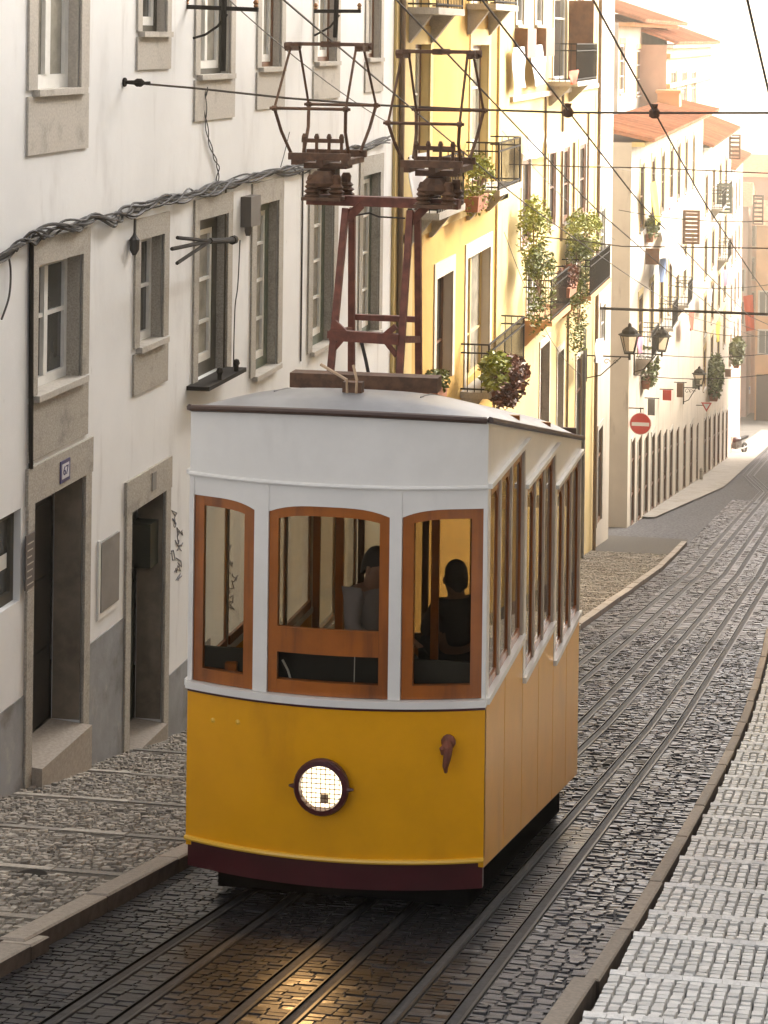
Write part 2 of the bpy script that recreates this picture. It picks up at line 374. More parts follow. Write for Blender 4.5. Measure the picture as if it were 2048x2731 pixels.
for k, (a, b) in enumerate(steps):
    x = kr(b)+.15; i = 0
    while x < (1.2 if a < 26 else 0.4):
        w = random.uniform(.10, .15) if a < 26 else 1.2
        z1 = zstep(0, b-.05)+.016+random.gauss(0, .002); m = MB()
        m.box(x, x+w-.004, b-.068, b-.004, z1-.2, z1); m.build('nosing_stone', 'calcada', rpav); x += w
kerb_line('kerb_stone', lambda y: kr(y), lambda y: kr(y)+.11, onG(1565, 2612, .08).y, 62, .085, rpav, 'kerb', (1.2, 2.2))
kerb_line('kerb_stone', lambda y: kr(y)-.06, lambda y: kr(y)+.09, onG(1565, 2612, .08).y-2.4, onG(1565, 2612, .08).y-.01, .10, rpav, 'kerb', (1.15, 1.25))
# the side street that opens between the white corner house and the long row
YS0, YS1 = onX(1622, 1410, WALL).y, onX(1672, 1390, WALL).y
m = MB(); m.grid([[(x, y, gz(y)+.012) for x in (WALL-14, WALL+2.0)] for y in np.linspace(YS0-1.2, YS1+.8, 5)]); tag(m.build('side_street', 'far_setts'), kind='structure')
# rails
RL = ['leftmost steel rail groove, beside the left kerb', 'second steel rail groove from the left kerb', 'left one of the two slot rails between the running rails',
      'right one of the two slot rails between the running rails', 'left one of the pair of grooves running past the yellow tram on its right', 'rightmost steel rail groove, nearest the white stepped pavement']
prof = [(-.05, -.03), (-.05, .006), (-.038, .006), (-.037, -.17), (.034, -.17), (.036, .004), (.057, .004), (.057, -.03)]
for i in range(6):
    Y = list(np.arange(6, KINK[0].y-1, 2.0))+list(np.arange(KINK[0].y-1, KINK[2].y+6, .6))+list(np.arange(KINK[2].y+6, 178, 4))
    r = MB(); g = MB()
    def row(y, a, b): return [(railx(i, y)+dx*(1+min(1.2, max(0, y-22)/40)), y, gz(y)+dz+.0) for dx, dz in prof[a:b]]
    r.grid([row(y, 0, 3) for y in Y]); r.grid([row(y, 5, 8) for y in Y])
    g.grid([row(y, 2, 6) for y in Y])
    ro = r.build('tram_rail', 'rail_steel', fix=False); tag(ro, RL[i], 'rail', 'steel rails set in the street')
    g.build('groove', 'rail_groove', ro, fix=False)
m = MB()
pm = onG(1208, 2150, .1)
dr = MB(); p = onG(80, 2338, .09); dr.lathe((p.x, p.y, p.z-.02), [(.0, 0), (.13, .0), (.13, .024), (.12, .028), (.04, .025), (0.001, .025)], 14)
tag(dr.build('drain_cover', 'iron'), 'small round iron cover set in the left pavement', 'drain cover')
# ------------------------------------------------------------------ houses on the left
def fx(x, y): p = onX(x, y, WALL); return p.y, p.z
class House:
    def __init__(s, name, label, cat, Y0, Y1, top, material, depth=7.0, X=WALL, group='houses along the left side of the street'):
        s.Y0, s.Y1, s.top, s.mat, s.X, s.depth = Y0, Y1, top, material, X, depth; s.ops = []
        s.root = thing(name, label, cat, (X, (Y0+Y1)/2, gz((Y0+Y1)/2)), group)
    def opening(s, Y0, Y1, Z0, Z1, d): s.ops.append((Y0, Y1, Z0, Z1, d)); return s.ops[-1]
    def wall(s):
        X = s.X; zb = gz(s.Y1)-1.0; ys = sorted(set([s.Y0, s.Y1]+[v for o in s.ops for v in o[:2] if s.Y0 < v < s.Y1])); zs = sorted(set([zb, s.top]+[v for o in s.ops for v in o[2:4] if zb < v < s.top]))
        m = MB()
        for a, b in zip(ys, ys[1:]):
            for c, d in zip(zs, zs[1:]):
                y, z = (a+b)/2, (c+d)/2
                if any(o[0] < y < o[1] and o[2] < z < o[3] for o in s.ops): continue
                m.quad((X, a, c), (X, b, c), (X, b, d), (X, a, d))
        B = X-s.depth
        m.quad((B, s.Y0, zb), (B, s.Y1, zb), (B, s.Y1, s.top), (B, s.Y0, s.top))
        for y in (s.Y0, s.Y1): m.quad((X, y, zb), (B, y, zb), (B, y, s.top), (X, y, s.top))
        m.quad((X, s.Y0, s.top), (X, s.Y1, s.top), (B, s.Y1, s.top), (B, s.Y0, s.top))
        for (a, b, c, d, dp) in s.ops:
            d = min(d, s.top); q = X-dp
            m.quad((X, a, c), (q, a, c), (q, a, d), (X, a, d)); m.quad((X, b, c), (q, b, c), (q, b, d), (X, b, d))
            m.quad((X, a, c), (X, b, c), (q, b, c), (q, a, c)); m.quad((X, a, d), (X, b, d), (q, b, d), (q, a, d))
        return m.build('wall', s.mat, s.root, fix=False)
    def reveal(s, o, w, m_):
        Y0, Y1, Z0, Z1, d = o; X = s.X; q = X-d; e = .004; m = MB()
        m.box(q+.03, X-.012, Y0, Y0+e, Z0, Z1); m.box(q+.03, X-.012, Y1-e, Y1, Z0, Z1); m.box(q+.03, X-.012, Y0+e, Y1-e, Z1-e, Z1)
        m.build('reveal', m_, w)
    def window(s, o, frame='white_frame', pane='pane_glass', cols=2, rows=(.5,), fw=.07, surround='granite', sw=.14, sill=True, apron=None, lintel=True, proud=.025, outer=None, extra=None):
        Y0, Y1, Z0, Z1, d = o; X = s.X; q = X-d
        m = MB(); t = .05
        if outer:   # a dark fixed frame round the casement
            w = extra or .07
            k = MB(); 
            for (a, b, c, e) in ((Y0, Y0+w, Z0, Z1), (Y1-w, Y1, Z0, Z1), (Y0+w, Y1-w, Z1-w, Z1), (Y0+w, Y1-w, Z0, Z0+w)): k.box(q-.02, q+.045, a, b, c, e)
            Y0, Y1, Z0, Z1 = Y0+w, Y1-w, Z0+w, Z1-w
        for (a, b, c, e) in ((Y0, Y0+fw, Z0, Z1), (Y1-fw, Y1, Z0, Z1), (Y0+fw, Y1-fw, Z1-fw, Z1), (Y0+fw, Y1-fw, Z0, Z0+fw*1.4)): m.box(q-.02, q+t-.02, a, b, c, e)
        W = Y1-Y0-2*fw; cw = W/cols; cuts = [Y0+fw+cw*i for i in range(cols+1)]
        for c in cuts[1:-1]: m.box(q-.022, q+t-.01, c-fw*.6, c+fw*.6, Z0+fw*1.4, Z1-fw)
        zz = [Z0+fw*1.4]+[Z0+(Z1-Z0)*r for r in rows]+[Z1-fw]
        for z in zz[1:-1]:
            for i in range(cols): m.box(q-.018, q+t-.024, cuts[i]+(fw*.6 if i else 0), cuts[i+1]-(fw*.6 if i < cols-1 else 0), z-.02, z+.02)
        w = m.build('window', frame, s.root)
        if outer: k.build('outer_frame', outer, w)
        for i in range(cols):
            for j in range(len(zz)-1):
                p = MB(); p.box(q-.012, q-.004, cuts[i]+.002, cuts[i+1]-.002, zz[j]+.002, zz[j+1]-.002); p.build('pane', pane, w)
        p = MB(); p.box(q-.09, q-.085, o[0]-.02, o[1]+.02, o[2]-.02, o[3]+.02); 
        p.build('dark_backing', 'room_dark', w)  # dark sheet standing in for the unlit room behind the panes
        Y0, Y1, Z0, Z1, d = o
        if surround and d > .1: s.reveal(o, w, surround)
        if surround:
            f0, f1 = X-.01, X+proud
            for a, b in ((Y0-sw, Y0), (Y1, Y1+sw)):
                j = MB(); j.box(f0, f1, a, b, Z0, Z1); j.build('jamb', surround, w)
            if lintel: j = MB(); j.box(f0, f1+.002, Y0-sw, Y1+sw, Z1, Z1+sw*1.5); j.build('lintel', surround, w)
            if apron: j = MB(); j.box(f0, f1, Y0-sw, Y1+sw, Z0-apron, Z0-.06); j.build('apron', surround, w)
        if sill: j = MB(); j.box(q, X+proud+.05, Y0-.06, Y1+.06, Z0-.06, Z0+.002); j.build('sill', 'pale_stone' if surround else s.mat, w)
        return w
    def px(s, xl, xr, yt, yb, d=.16):
        a = fx(xl, yt); return s.opening(a[0], fx(xr, yt)[0], fx(xl, yb)[1], a[1], d)
    def eave(s, over=.45, rows=None, pitch=.42, tile='roof_tile', soffit='white_frame', back=None):
        """a tiled roof that leans back from the street, each visible course of tiles a piece of its own"""
        X, top = s.X, s.top; dep = back or min(s.depth, 3.2)
        r = MB(); r.hexa([(X+over, s.Y0, top+.02), (X+over, s.Y1, top+.02), (X-dep, s.Y1, top+.02+dep*pitch), (X-dep, s.Y0, top+.02+dep*pitch), (X+over, s.Y0, top+.1), (X+over, s.Y1, top+.1), (X-dep, s.Y1, top+.12+dep*pitch), (X-dep, s.Y0, top+.12+dep*pitch)])
        ro = r.build('roof', tile, s.root)
        n = int((s.Y1-s.Y0)/.3); t = MB()
        for i in range(n):
            y = s.Y0+(i+.5)*(s.Y1-s.Y0)/n; a = (X+over+.05, y, top+.11); b = (X-dep, y, top+.13+(dep)*pitch+.02)
            t.bar(a, b, .085, 6)
        x = t.build('roof_tiles', tile, ro); x['kind'] = 'stuff'
        c = MB(); c.box(X-.01, X+over*.6, s.Y0+.01, s.Y1-.01, top-.14, top+.018); c.build('cornice', soffit, s.root)
def railing(h, Y0, Y1, z, out, X=None, parent=None, slab='pale_stone', bracket=True, bars=.13, height=.95, mat_='iron', th=.12):
    """a balcony: stone slab, console brackets and a wrought iron railing"""
    X = h.X if X is None else X
    b = MB(); b.box(X+.002, X+out, Y0, Y1, z-th, z); bo = b.build('balcony', slab, h.root)
    r = MB(); o = out-.04
    for zz in (z+.06, z+height*.82, z+height):
        r.beam((X+o, Y0+.03, zz), (X+o, Y1-.03, zz), .03, .03)
        for y in (Y0+.03, Y1-.03): r.beam((X, y, zz), (X+o, y, zz), .03, .03)
    n = max(2, int((Y1-Y0-.06)/bars))
    for i in range(n+1):
        y = Y0+.03+(Y1-Y0-.06)*i/n; r.bar((X+o, y, z), (X+o, y, z+height), .011 if 0 < i < n else .018, 4)
    k = max(2, int(out/bars))
    for y in (Y0+.03, Y1-.03):
        for i in range(1, k): r.bar((X+o*i/k, y, z), (X+o*i/k, y, z+height), .011, 4)
    r.build('railing', mat_, bo)
    if bracket:
        for y in (Y0+.2, Y1-.2):
            c = MB(); c.hexa([(X+.002, y-.08, z-.62), (X+.06, y-.08, z-.62), (X+.06, y+.08, z-.62), (X+.002, y+.08, z-.62), (X+.002, y-.08, z-th), (X+out*.75, y-.08, z-th), (X+out*.75, y+.08, z-th), (X+.002, y+.08, z-th)])
            c.build('bracket', slab, bo)
    return bo
# --- near white house
YW1 = fx(1043, 700)[0]
H1 = House('white_house', 'long white plastered house with granite window surrounds behind the tram, nearest on the left', 'house', 9.0, YW1, 6.0, 'white_plaster', 8.0)
first = [H1.px(98, 217, 708, 1052, .18), H1.px(371, 434, 640, 924, .16), H1.px(528, 605, 588, 1020, .17), H1.px(682, 741, 548, 1000, .17), H1.px(834, 889, 507, 935, .17), H1.px(966, 1012, 470, 905, .17)]
second = [H1.px(99, 216, -170, 240, .15), H1.px(377, 444, -130, 84, .15), H1.px(534, 616, -190, 200, .15), H1.px(697, 751, -150, 180, .15), H1.px(846, 899, -140, 165, .15), H1.px(982, 1016, -120, 155, .15)]
d1 = H1.px(86, 222, 1342, 2150, .30); d2 = H1.px(346, 437, 1366, 2075, .30)
shop = H1.px(-170, 54, 1492, 1790, .10)
shop_z0, shop_z1 = fx(54, 1600)[1], fx(54, 1356)[1]
H1.ops.remove(shop); shop = H1.opening(shop[0], shop[1], shop_z0, shop_z1, .10)
# doors: their thresholds are level, the pavement falls
H1.ops.remove(d1); H1.ops.remove(d2)
th1, th2 = fx(76, 2040)[1], fx(340, 2005)[1]
d1 = H1.opening(d1[0], d1[1], th1-.9, d1[3], .32); d2 = H1.opening(d2[0], d2[1], th2-.8, d2[3], .32)
H1.wall()
H1.window(first[0], cols=2, rows=(.56,), sw=.17, apron=.62)
H1.window(first[1], cols=1, rows=(.52,), sw=.16, apron=.52)
H1.window(first[2], cols=1, rows=(.3, .62), outer='dark_frame', extra=.16, sw=.17, sill=False, pane='curtain_pane')
H1.window(first[3], cols=1, rows=(.27, .53, .78), outer='green_frame', extra=.13, sw=.2, pane='curtain_pane')
H1.window(first[4], cols=1, rows=(.27, .53, .78), outer='green_frame', extra=.13, sw=.22, pane='curtain_pane')
H1.window(first[5], cols=2, rows=(.25, .5, .75), outer='green_frame', extra=.1, sw=.2, pane='curtain_pane')
H1.window(second[0], cols=2, rows=(), sw=.2, apron=.62, fw=.1, pane='curtain_pane', surround='pale_stone')
H1.window(second[1], cols=1, rows=(), sw=.13, apron=.42, outer='dark_frame', surround='pale_stone')
for i in (2, 3, 4, 5): H1.window(second[i], cols=2, rows=(.6,), sw=.17, apron=.55, outer='brown_wood' if i > 2 else 'dark_frame', pane='curtain_pane', surround='pale_stone')
H1.window(shop, frame='dark_frame', cols=2, rows=(), surround=None, sill=False)
def door(h, o, th, jambw, leaf, lit=True):
    Y0, Y1, Z0, Z1, d = o; X = h.X
    m = MB(); q = X-d; mid = Y0+(Y1-Y0)*.5
    m.box(q-.06, q-.02, Y0, mid-.012, th+.01, Z1); m.box(q-.06, q-.02, mid+.012, Y1, th+.01, Z1)
    for k in range(3):
        for a, b in ((Y0+.08, mid-.1), (mid+.1, Y1-.08)):
            z0 = th+.15+k*(Z1-th-.3)/3; m.box(q-.02, q-.005, a, b, z0, z0+(Z1-th-.3)/3-.12)
    dr = m.build('door', leaf, h.root)
    for a, b in ((Y0-jambw, Y0), (Y1, Y1+jambw)):
        j = MB(); j.box(X-.01, X+.03, a, b, gz(b)-.2, Z1); j.build('jamb', 'granite', dr)
        # the stone turns into the reveal
    for y, s in ((Y0, 1), (Y1, -1)):
        j = MB(); a, b = sorted((y, y+s*.006)); j.box(q+.01, X-.012, a, b, th, Z1-.004); j.build('reveal_stone', 'reveal_brown', dr)
    j = MB(); j.box(X-.01, X+.034, Y0-jambw-.02, Y1+jambw+.02, Z1, Z1+.36); j.build('lintel', 'granite', dr)
    return dr
dr1 = door(H1, d1, th1, .15, 'dark_door'); dr2 = door(H1, d2, th2, .15, 'green_door')
k = MB(); y = d1[0]+(d1[1]-d1[0])*.47; k.box(WALL-.30, WALL-.285, y-.03, y+.03, th1+.1, d1[3]-.12); k.build('edge_light', 'white_frame', dr1)  # white strip painted in as the light on the door edge
for (o, th, dr) in ((d1, th1, dr1), (d2, th2, dr2)):
    s = MB(); e = .13 if o is d1 else .08
    s.hexa([(WALL-.32, o[0]+.01, th-1.0), (WALL+e, o[0]+.01, th-1.0), (WALL+e, o[1]-.01, th-1.0), (WALL-.32, o[1]-.01, th-1.0), (WALL-.32, o[0]+.01, th), (WALL+e, o[0]+.01, th-.04), (WALL+e, o[1]-.01, th-.04), (WALL-.32, o[1]-.01, th)])
    s.build('doorstep', 'kerb', dr)
mb = MB(); mb.box(WALL-.31, WALL-.06, d2[1]-.02-.24, d2[1]-.008, fx(437, 1500)[1], fx(437, 1385)[1]); x = mb.build('meter_box', 'green_door', H1.root)
mb = MB(); a, b = fx(262, 1640), fx(312, 1440); zt = fx(262, 1450)[1]
mb.box(WALL, WALL+.03, a[0], b[0], a[1]+.02, zt); x = mb.build('meter_cupboard', 'meter_grey', H1.root)
mb = MB(); mb.box(WALL, WALL+.02, a[0]-.05, b[0]+.03, a[1]-.05, a[1]+.018); mb.box(WALL, WALL+.022, a[0]-.05, a[0]-.002, a[1]+.02, zt+.03); mb.build('cupboard_frame', 'white_frame', x)
# grey dado, one level line, three stretches between the doors
zd = fx(240, 1716)[1]
for a, b in ((9.2, d1[0]-.155), (d1[1]+.155, d2[0]-.155), (d2[1]+.155, YW1-.1)):
    n = max(1, int((b-a)/1.5)); m = MB()
    for i in range(n):
        p, q = a+(b-a)*i/n, a+(b-a)*(i+1)/n; top = min(zd, gz((p+q)/2)+.95) if p > d2[1] else zd
        m.box(WALL, WALL+.012, p+.0005*i, q, gz(q)-.3, top)
    m.build('dado', 'grey_dado', H1.root)
# house number tile: white enamel, blue border
a = fx(151, 1232); b = fx(176, 1288)
m = MB(); m.box(WALL+.034, WALL+.043, a[0], b[0], fx(151, 1290)[1], a[1]); np_ = m.build('number_plate', mat('enamel_blue', (.03, .04, .16), .3), dr1)
m = MB(); m.box(WALL+.0435, WALL+.046, a[0]+.035, b[0]-.035, fx(151, 1290)[1]+.035, a[1]-.035); m.build('plate_face', mat('enamel_white', (.6, .62, .68), .3), np_)
def text(body, parent, loc, rot, size, m, ext=.002, name='lettering'):
    c = bpy.data.curves.new(name, 'FONT'); c.body = body; c.size = size; c.extrude = ext; c.align_x = 'CENTER'; c.align_y = 'CENTER'
    tmp = bpy.data.objects.new(name, c); COL.objects.link(tmp); bpy.context.view_layer.update()
    me = bpy.data.meshes.new_from_object(tmp.evaluated_get(bpy.context.evaluated_depsgraph_get())); bpy.data.objects.remove(tmp)
    me.transform(Matrix.Translation(Vector(loc)) @ Euler(rot).to_matrix().to_4x4())
    if not me.materials: me.materials.append(MT[m])
    return link(name, me, parent)
text('67', np_, (WALL+.048, (a[0]+b[0])/2, (a[1]+fx(151, 1290)[1])/2), (math.pi/2, 0, math.pi/2), .13, 'enamel_blue')
a = fx(397, 1262); m = MB(); m.box(WALL+.034, WALL+.044, a[0], fx(408, 1262)[0], fx(397, 1310)[1], a[1]); m.build('number_plate', 'meter_grey', dr2)
# plaque on the near jamb with rows of small letters too worn to read
a = fx(58, 1430); b = fx(80, 1560); m = MB(); m.box(WALL+.03, WALL+.045, a[0], b[0], fx(58, 1575)[1], a[1]); pq = m.build('plaque', mat('plaque_brown', (.10, .085, .08), .5), H1.root)
m = MB()
for k in range(8):
    z = a[1]-.08-k*.065; m.box(WALL+.0455, WALL+.047, a[0]+.03, b[0]-.03-.02*(k % 3), z-.012, z)
m.build('worn_lines', 'pale_stone', pq)
m = MB(); a = fx(16, 1490); m.box(WALL-.088, WALL-.084, a[0], fx(40, 1490)[0], fx(16, 1530)[1], a[1]); m.build('sticker', 'white_frame', H1.root)
# ironwork ledge under the French window, with two little knobs
a = fx(497, 1030); b = fx(600, 980); m = MB(); m.box(WALL, WALL+.28, a[0], b[0], a[1]-.05, a[1]); bo = m.build('balcony_ledge', 'iron', H1.root)
for f in (.35, .8): m = MB(); m.lathe((WALL+.24, a[0]+(b[0]-a[0])*f, a[1]), [(.03, 0), (.03, .07), (.045, .1), (.03, .14), (.001, .15)], 8); m.build('knob', 'iron', bo)
m = MB(); a = fx(70, 600); m.bar((WALL+.03, fx(76, 640)[0], fx(76, 640)[1]), (WALL+.03, fx(74, 1255)[0]+.0, fx(74, 1250)[1]), .025, 6); m.build('downpipe', 'iron', H1.root)
m = MB()
for x, y0, y1 in ((600, 500, 1000), (806, 450, 960)):
    a = fx(x, y0); m = MB(); m.bar((WALL+.012, a[0], a[1]), (WALL+.012, a[0], fx(x, y1)[1]), .012, 5); m.build('conduit', 'wire_brown', H1.root)
# junction boxes
a = fx(642, 525); m = MB(); m.box(WALL, WALL+.14, a[0], fx(668, 525)[0], fx(642, 605)[1], a[1]); m.lathe((WALL+.07, a[0]+.1, fx(642, 605)[1]-.12), [(.03, 0), (.05, .06), (.05, .12)], 8)
m.build('junction_box', mat('box_brown', (.09, .075, .06), .6), H1.root)
a = fx(345, 575); m = MB(); m.lathe((WALL+.06, a[0], fx(345, 680)[1]), [(.02, 0), (.055, .06), (.06, .17), (.02, .22), (.012, .25), (.012, a[1]-fx(345, 680)[1])], 8); m.build('cable_clamp', 'cable_black', H1.root)
# scribbles on the plaster by the second door
gm = MB(); r2 = random.Random(3)
for k in range(9):
    x, y = 466+r2.uniform(-8, 20), 1375+k*21; pts = []
    for i in range(7):
        p = fx(x+r2.uniform(-9, 9), y+r2.uniform(-14, 14)); pts.append((WALL+.003, p[0], p[1]))
    gm.tube(pts, .006, 4)
x = gm.build('graffiti', mat('spray_grey', (.22, .22, .24), .8), H1.root)
gm = MB()
for k in range(9):
    x, y = 612+r2.uniform(-9, 12), 1465+k*19; pts = []
    for i in range(6):
        p = fx(x+r2.uniform(-10, 10), y+r2.uniform(-12, 12)); pts.append((WALL+.003, p[0], p[1]))
    gm.tube(pts, .008, 4)
gm.build('graffiti', 'spray_grey', H1.root)
# --- ochre house
YO1 = fx(1352, 700)[0]
H2 = House('ochre_house', 'ochre yellow house with iron balconies and a pale corner strip, just beyond the white house', 'house', YW1+.01, YO1, 5.0, 'ochre_plaster', 7.0)
up = [H2.px(1098, 1146, 118, 560, .2), H2.px(1258, 1302, 120, 500, .2)]
up2 = [H2.px(1098, 1146, -330, 20, .2), H2.px(1258, 1302, -260, 10, .2)]
lo = [H2.px(1163, 1206, 745, 1035, .2), H2.px(1245, 1306, 690, 1030, .2)]
H2.wall()
for o in up: H2.window(o, frame='white_frame', pane='curtain_pane', cols=2, rows=(.3, .7), surround='pale_ochre', sw=.22, sill=False, outer='brown_wood', extra=.08)
for o in up2: H2.window(o, frame='white_frame', pane='curtain_pane', cols=2, rows=(.3, .7), surround='pale_ochre', sw=.22, sill=False)
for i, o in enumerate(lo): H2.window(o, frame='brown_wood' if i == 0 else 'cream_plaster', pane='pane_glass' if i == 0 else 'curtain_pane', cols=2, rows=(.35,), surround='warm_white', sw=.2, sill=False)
for x0, x1, mt in ((1046, 1096, 'pale_ochre'), (1322, 1350, 'pale_ochre')):
    a, b = fx(x0, 500), fx(x1, 500); m = MB(); m.box(WALL, WALL+.05, a[0], b[0], gz(b[0])-.3, 4.9); m.build('corner_strip', mt, H2.root)
m = MB(); a = fx(1054, 500); m.bar((WALL+.1, a[0], -13), (WALL+.1, a[0], 4.8), .05, 8); m.build('downpipe', mat('pipe_brown', (.16, .10, .05), .6), H2.root)
m = MB(); z = fx(1210, 690)[1]; m.box(WALL, WALL+.05, YW1+.6, YO1-.2, z+.75, z+.9); m.build('string_course', 'pale_ochre', H2.root)
railing(H2, up[0][0]-.4, up[0][1]+.4, up[0][2], .62); railing(H2, up[1][0]-.45, up[1][1]+.35, up[1][2], .7)
railing(H2, up2[0][0]-.4, up2[0][1]+.4, up2[0][2], .6); railing(H2, up2[1][0]-.4, up2[1][1]+.4, up2[1][2], .6)
railing(H2, lo[1][0]-.5, lo[1][1]+1.2, lo[1][2], .6)
# --- cream house
YC1 = fx(1590, 700)[0]
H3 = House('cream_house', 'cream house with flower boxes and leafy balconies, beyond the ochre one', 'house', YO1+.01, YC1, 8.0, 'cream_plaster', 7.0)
u = [H3.px(1378, 1398, -150, 66, .05), H3.px(1429, 1449, -150, 66, .05), H3.px(1478, 1512, -120, 215, .06), H3.px(1536, 1556, -110, 80, .05)]
mrow = [H3.px(1392, 1414, 430, 720, .05), H3.px(1464, 1482, 400, 650, .05), H3.px(1502, 1518, 395, 640, .05), H3.px(1544, 1562, 388, 620, .05)]
lrow = [H3.px(1406, 1440, 655, 830, .05), H3.px(1512, 1545, 640, 770, .05)]
grow = [H3.px(1440, 1464, 930, 1290, .2), H3.px(1486, 1502, 945, 1300, .2), H3.px(1536, 1552, 960, 1330, .05)]
H3.ops = [o for o in H3.ops if o not in mrow]; mrow = [H3.opening(o[0], o[1], o[3]-2.0, o[3], .05) for o in mrow]
H3.ops = [o for o in H3.ops if o not in lrow]; lrow = [H3.opening(o[0], o[1], fx(1406, 845)[1] if i == 0 else fx(1512, 775)[1], fx(1406, 700)[1] if i == 0 else fx(1512, 655)[1], .05) for i, o in enumerate(lrow)]
H3.wall()
for o in u: H3.window(o, cols=1, rows=(.5,), surround='warm_white', sw=.12, proud=.03)
for o in mrow: H3.window(o, frame='brown_wood', cols=1, rows=(.5,), outer='brown_wood', extra=.06, surround='warm_white', sw=.12)
for o in lrow: H3.window(o, cols=2, rows=(.4,), outer='brown_wood', extra=.06, surround='warm_white', sw=.12)
for o in grow: H3.window(o, frame='brown_wood', pane='pane_glass', cols=1, rows=(.75,), surround='pale_stone', sw=.12, sill=False)
for o in u[:2]:
    m = MB(); m.box(WALL, WALL+.3, o[0]-.1, o[1]+.1, o[2]-.75, o[2]-.08); m.build('window_box', 'brown_wood', H3.root)
bo = railing(H3, u[2][0]-.7, u[2][1]+.9, u[2][2], .75)
m = MB(); m.box(WALL+.02, WALL+.7, u[2][1]+.3, u[2][1]+.36, u[2][2], u[2][2]+2.1); m.build('shutter', 'brown_wood', H3.root)
railing(H3, lrow[0][0]-.5, lrow[0][1]+.6, lrow[0][2], .7, slab='orange_plaster'); railing(H3, lrow[1][0]-.9, lrow[1][1]+.9, lrow[1][2], .8, slab='orange_plaster')
m = MB(); z = fx(1358, 258)[1]; m.box(WALL, WALL+.09, YO1+.05, YC1-.05, z-.12, z); m.build('string_course', 'warm_white', H3.root)
m = MB(); a = fx(1587, 500); m.bar((WALL+.1, a[0], -16), (WALL+.1, a[0], 7.9), .055, 8); m.build('downpipe', 'pipe_brown', H3.root)
m = MB(); a = fx(1548, 1100); m.bar((WALL+.1, a[0], gz(a[0])-.2), (WALL+.1, a[0], fx(1548, 880)[1]), .05, 8); m.build('conduit', 'meter_grey', H3.root)
for x_, y0_, y1_ in ((1452, 250, 560), (1498, 240, 640), (1528, 380, 640), (1566, 300, 760), (1512, 800, 1330)):
    a = fx(x_, y0_); m = MB(); m.bar((WALL+.04, a[0], a[1]), (WALL+.04, a[0], fx(x_, y1_)[1]), .035, 6); m.build('conduit', 'pipe_brown', H3.root)
H3.eave(.5)
# --- corner house
H4 = House('corner_house', 'narrow bright white house at the corner of the side street, beyond the cream house', 'house', YC1+.01, YS0, 4.0, 'warm_white', 7.0)
w4 = [H4.px(1603, 1613, 560, 700, .05), H4.px(1602, 1613, 820, 920, .05), H4.px(1594, 1606, 1150, 1400, .05)]
H4.wall()
for o in w4[:2]: H4.window(o, cols=1, rows=(.5,), surround='pale_stone', sw=.1)
H4.window(w4[2], frame='brown_wood', cols=1, rows=(.7,), surround='pale_stone', sw=.12, sill=False)
H4.eave(.4)
# --- long low row beyond the side street, with a tiled eave
Y5a, Y5b = YS1, fx(1872, 600)[0]
H5 = House('row_house', 'long low house with red tiled eave and narrow doors beyond the side street', 'house', Y5a, Y5b, fx(1668, 388)[1], 'warm_white', 7.0)
xs = [(1706, 1717), (1737, 1746), (1763, 1771), (1786, 1794), (1806, 1813), (1826, 1832), (1846, 1851)]
r1 = []; r2_ = []; r3 = []
z0 = fx(1706, 440)[1]; z1 = fx(1745, 745)[1]
for i, (a, b) in enumerate(xs):
    ya, yb = fx(a, 500)[0], fx(b, 500)[0]; r1.append(H5.opening(ya, yb, z0-2.4, z0-.0, .05)); r2_.append(H5.opening(ya, yb, z1-2.1, z1, .05))
for i, (a, b) in enumerate([(1683, 1692), (1701, 1710), (1719, 1728), (1737, 1745), (1753, 1761), (1770, 1777), (1786, 1793), (1803, 1809), (1822, 1828), (1840, 1846), (1857, 1861)]):
    ya, yb = fx(a, 1200)[0], fx(b, 1200)[0]; r3.append(H5.opening(ya, yb, gz(yb)+.05, gz(ya)+2.9-.02*i, .04))
H5.wall()
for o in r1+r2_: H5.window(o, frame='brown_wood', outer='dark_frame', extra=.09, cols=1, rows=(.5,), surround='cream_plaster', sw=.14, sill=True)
for i, o in enumerate(r3): H5.window(o, frame='brown_wood', pane='pane_glass', cols=1, rows=(.35, .75), surround='pale_stone', sw=.1+.05*(i % 2), sill=False, lintel=i % 3 == 0)
for k in (0, 2, 4): o = r2_[k]; railing(H5, o[0]-.5, o[1]+.5, o[2], .6)
H5.eave(.75, pitch=.30, soffit='cream_plaster', back=1.5)
m = MB(); a = fx(1785, 300); X = WALL-1.0; q = onX(1785, 300, X); m.box(X-.5, X+.5, q.y-.6, q.y+.6, H5.top, onX(1785, 248, X).z); m.box(X-.58, X+.58, q.y-.68, q.y+.68, onX(1785, 248, X).z, onX(1785, 240, X).z); m.build('chimney', 'orange_plaster', H5.root)
# --- tall house set back behind the row
XT = WALL-2.4
a = onX(1650, 60, XT); b = onX(1776, 60, XT)
H6 = House('tall_house', 'tall white house with a broad tiled roof, rising behind the low row', 'house', a.y, b.y, a.z, 'warm_white', 8.0, XT, 'houses rising behind the front row')
t1 = [H6.opening(onX(1655, 0, XT).y, onX(1668, 0, XT).y, onX(1655, 250, XT).z, onX(1655, 115, XT).z, .05), H6.opening(onX(1700, 0, XT).y, onX(1716, 0, XT).y, onX(1700, 255, XT).z, onX(1700, 130, XT).z, .05)]
H6.wall(); [H6.window(o, cols=1, rows=(.33, .66), outer='brown_wood', surround='cream_plaster') for o in t1]
H6.eave(1.1, pitch=.42, soffit='orange_plaster'); m = MB(); q = onX(1772, 200, XT); m.bar((XT+.08, q.y-.2, q.z-6), (XT+.08, q.y-.2, a.z), .06, 6); m.build('downpipe', 'pipe_brown', H6.root)
XP = WALL-1.2
a = onX(1778, 130, XP); b = onX(1895, 300, XP)
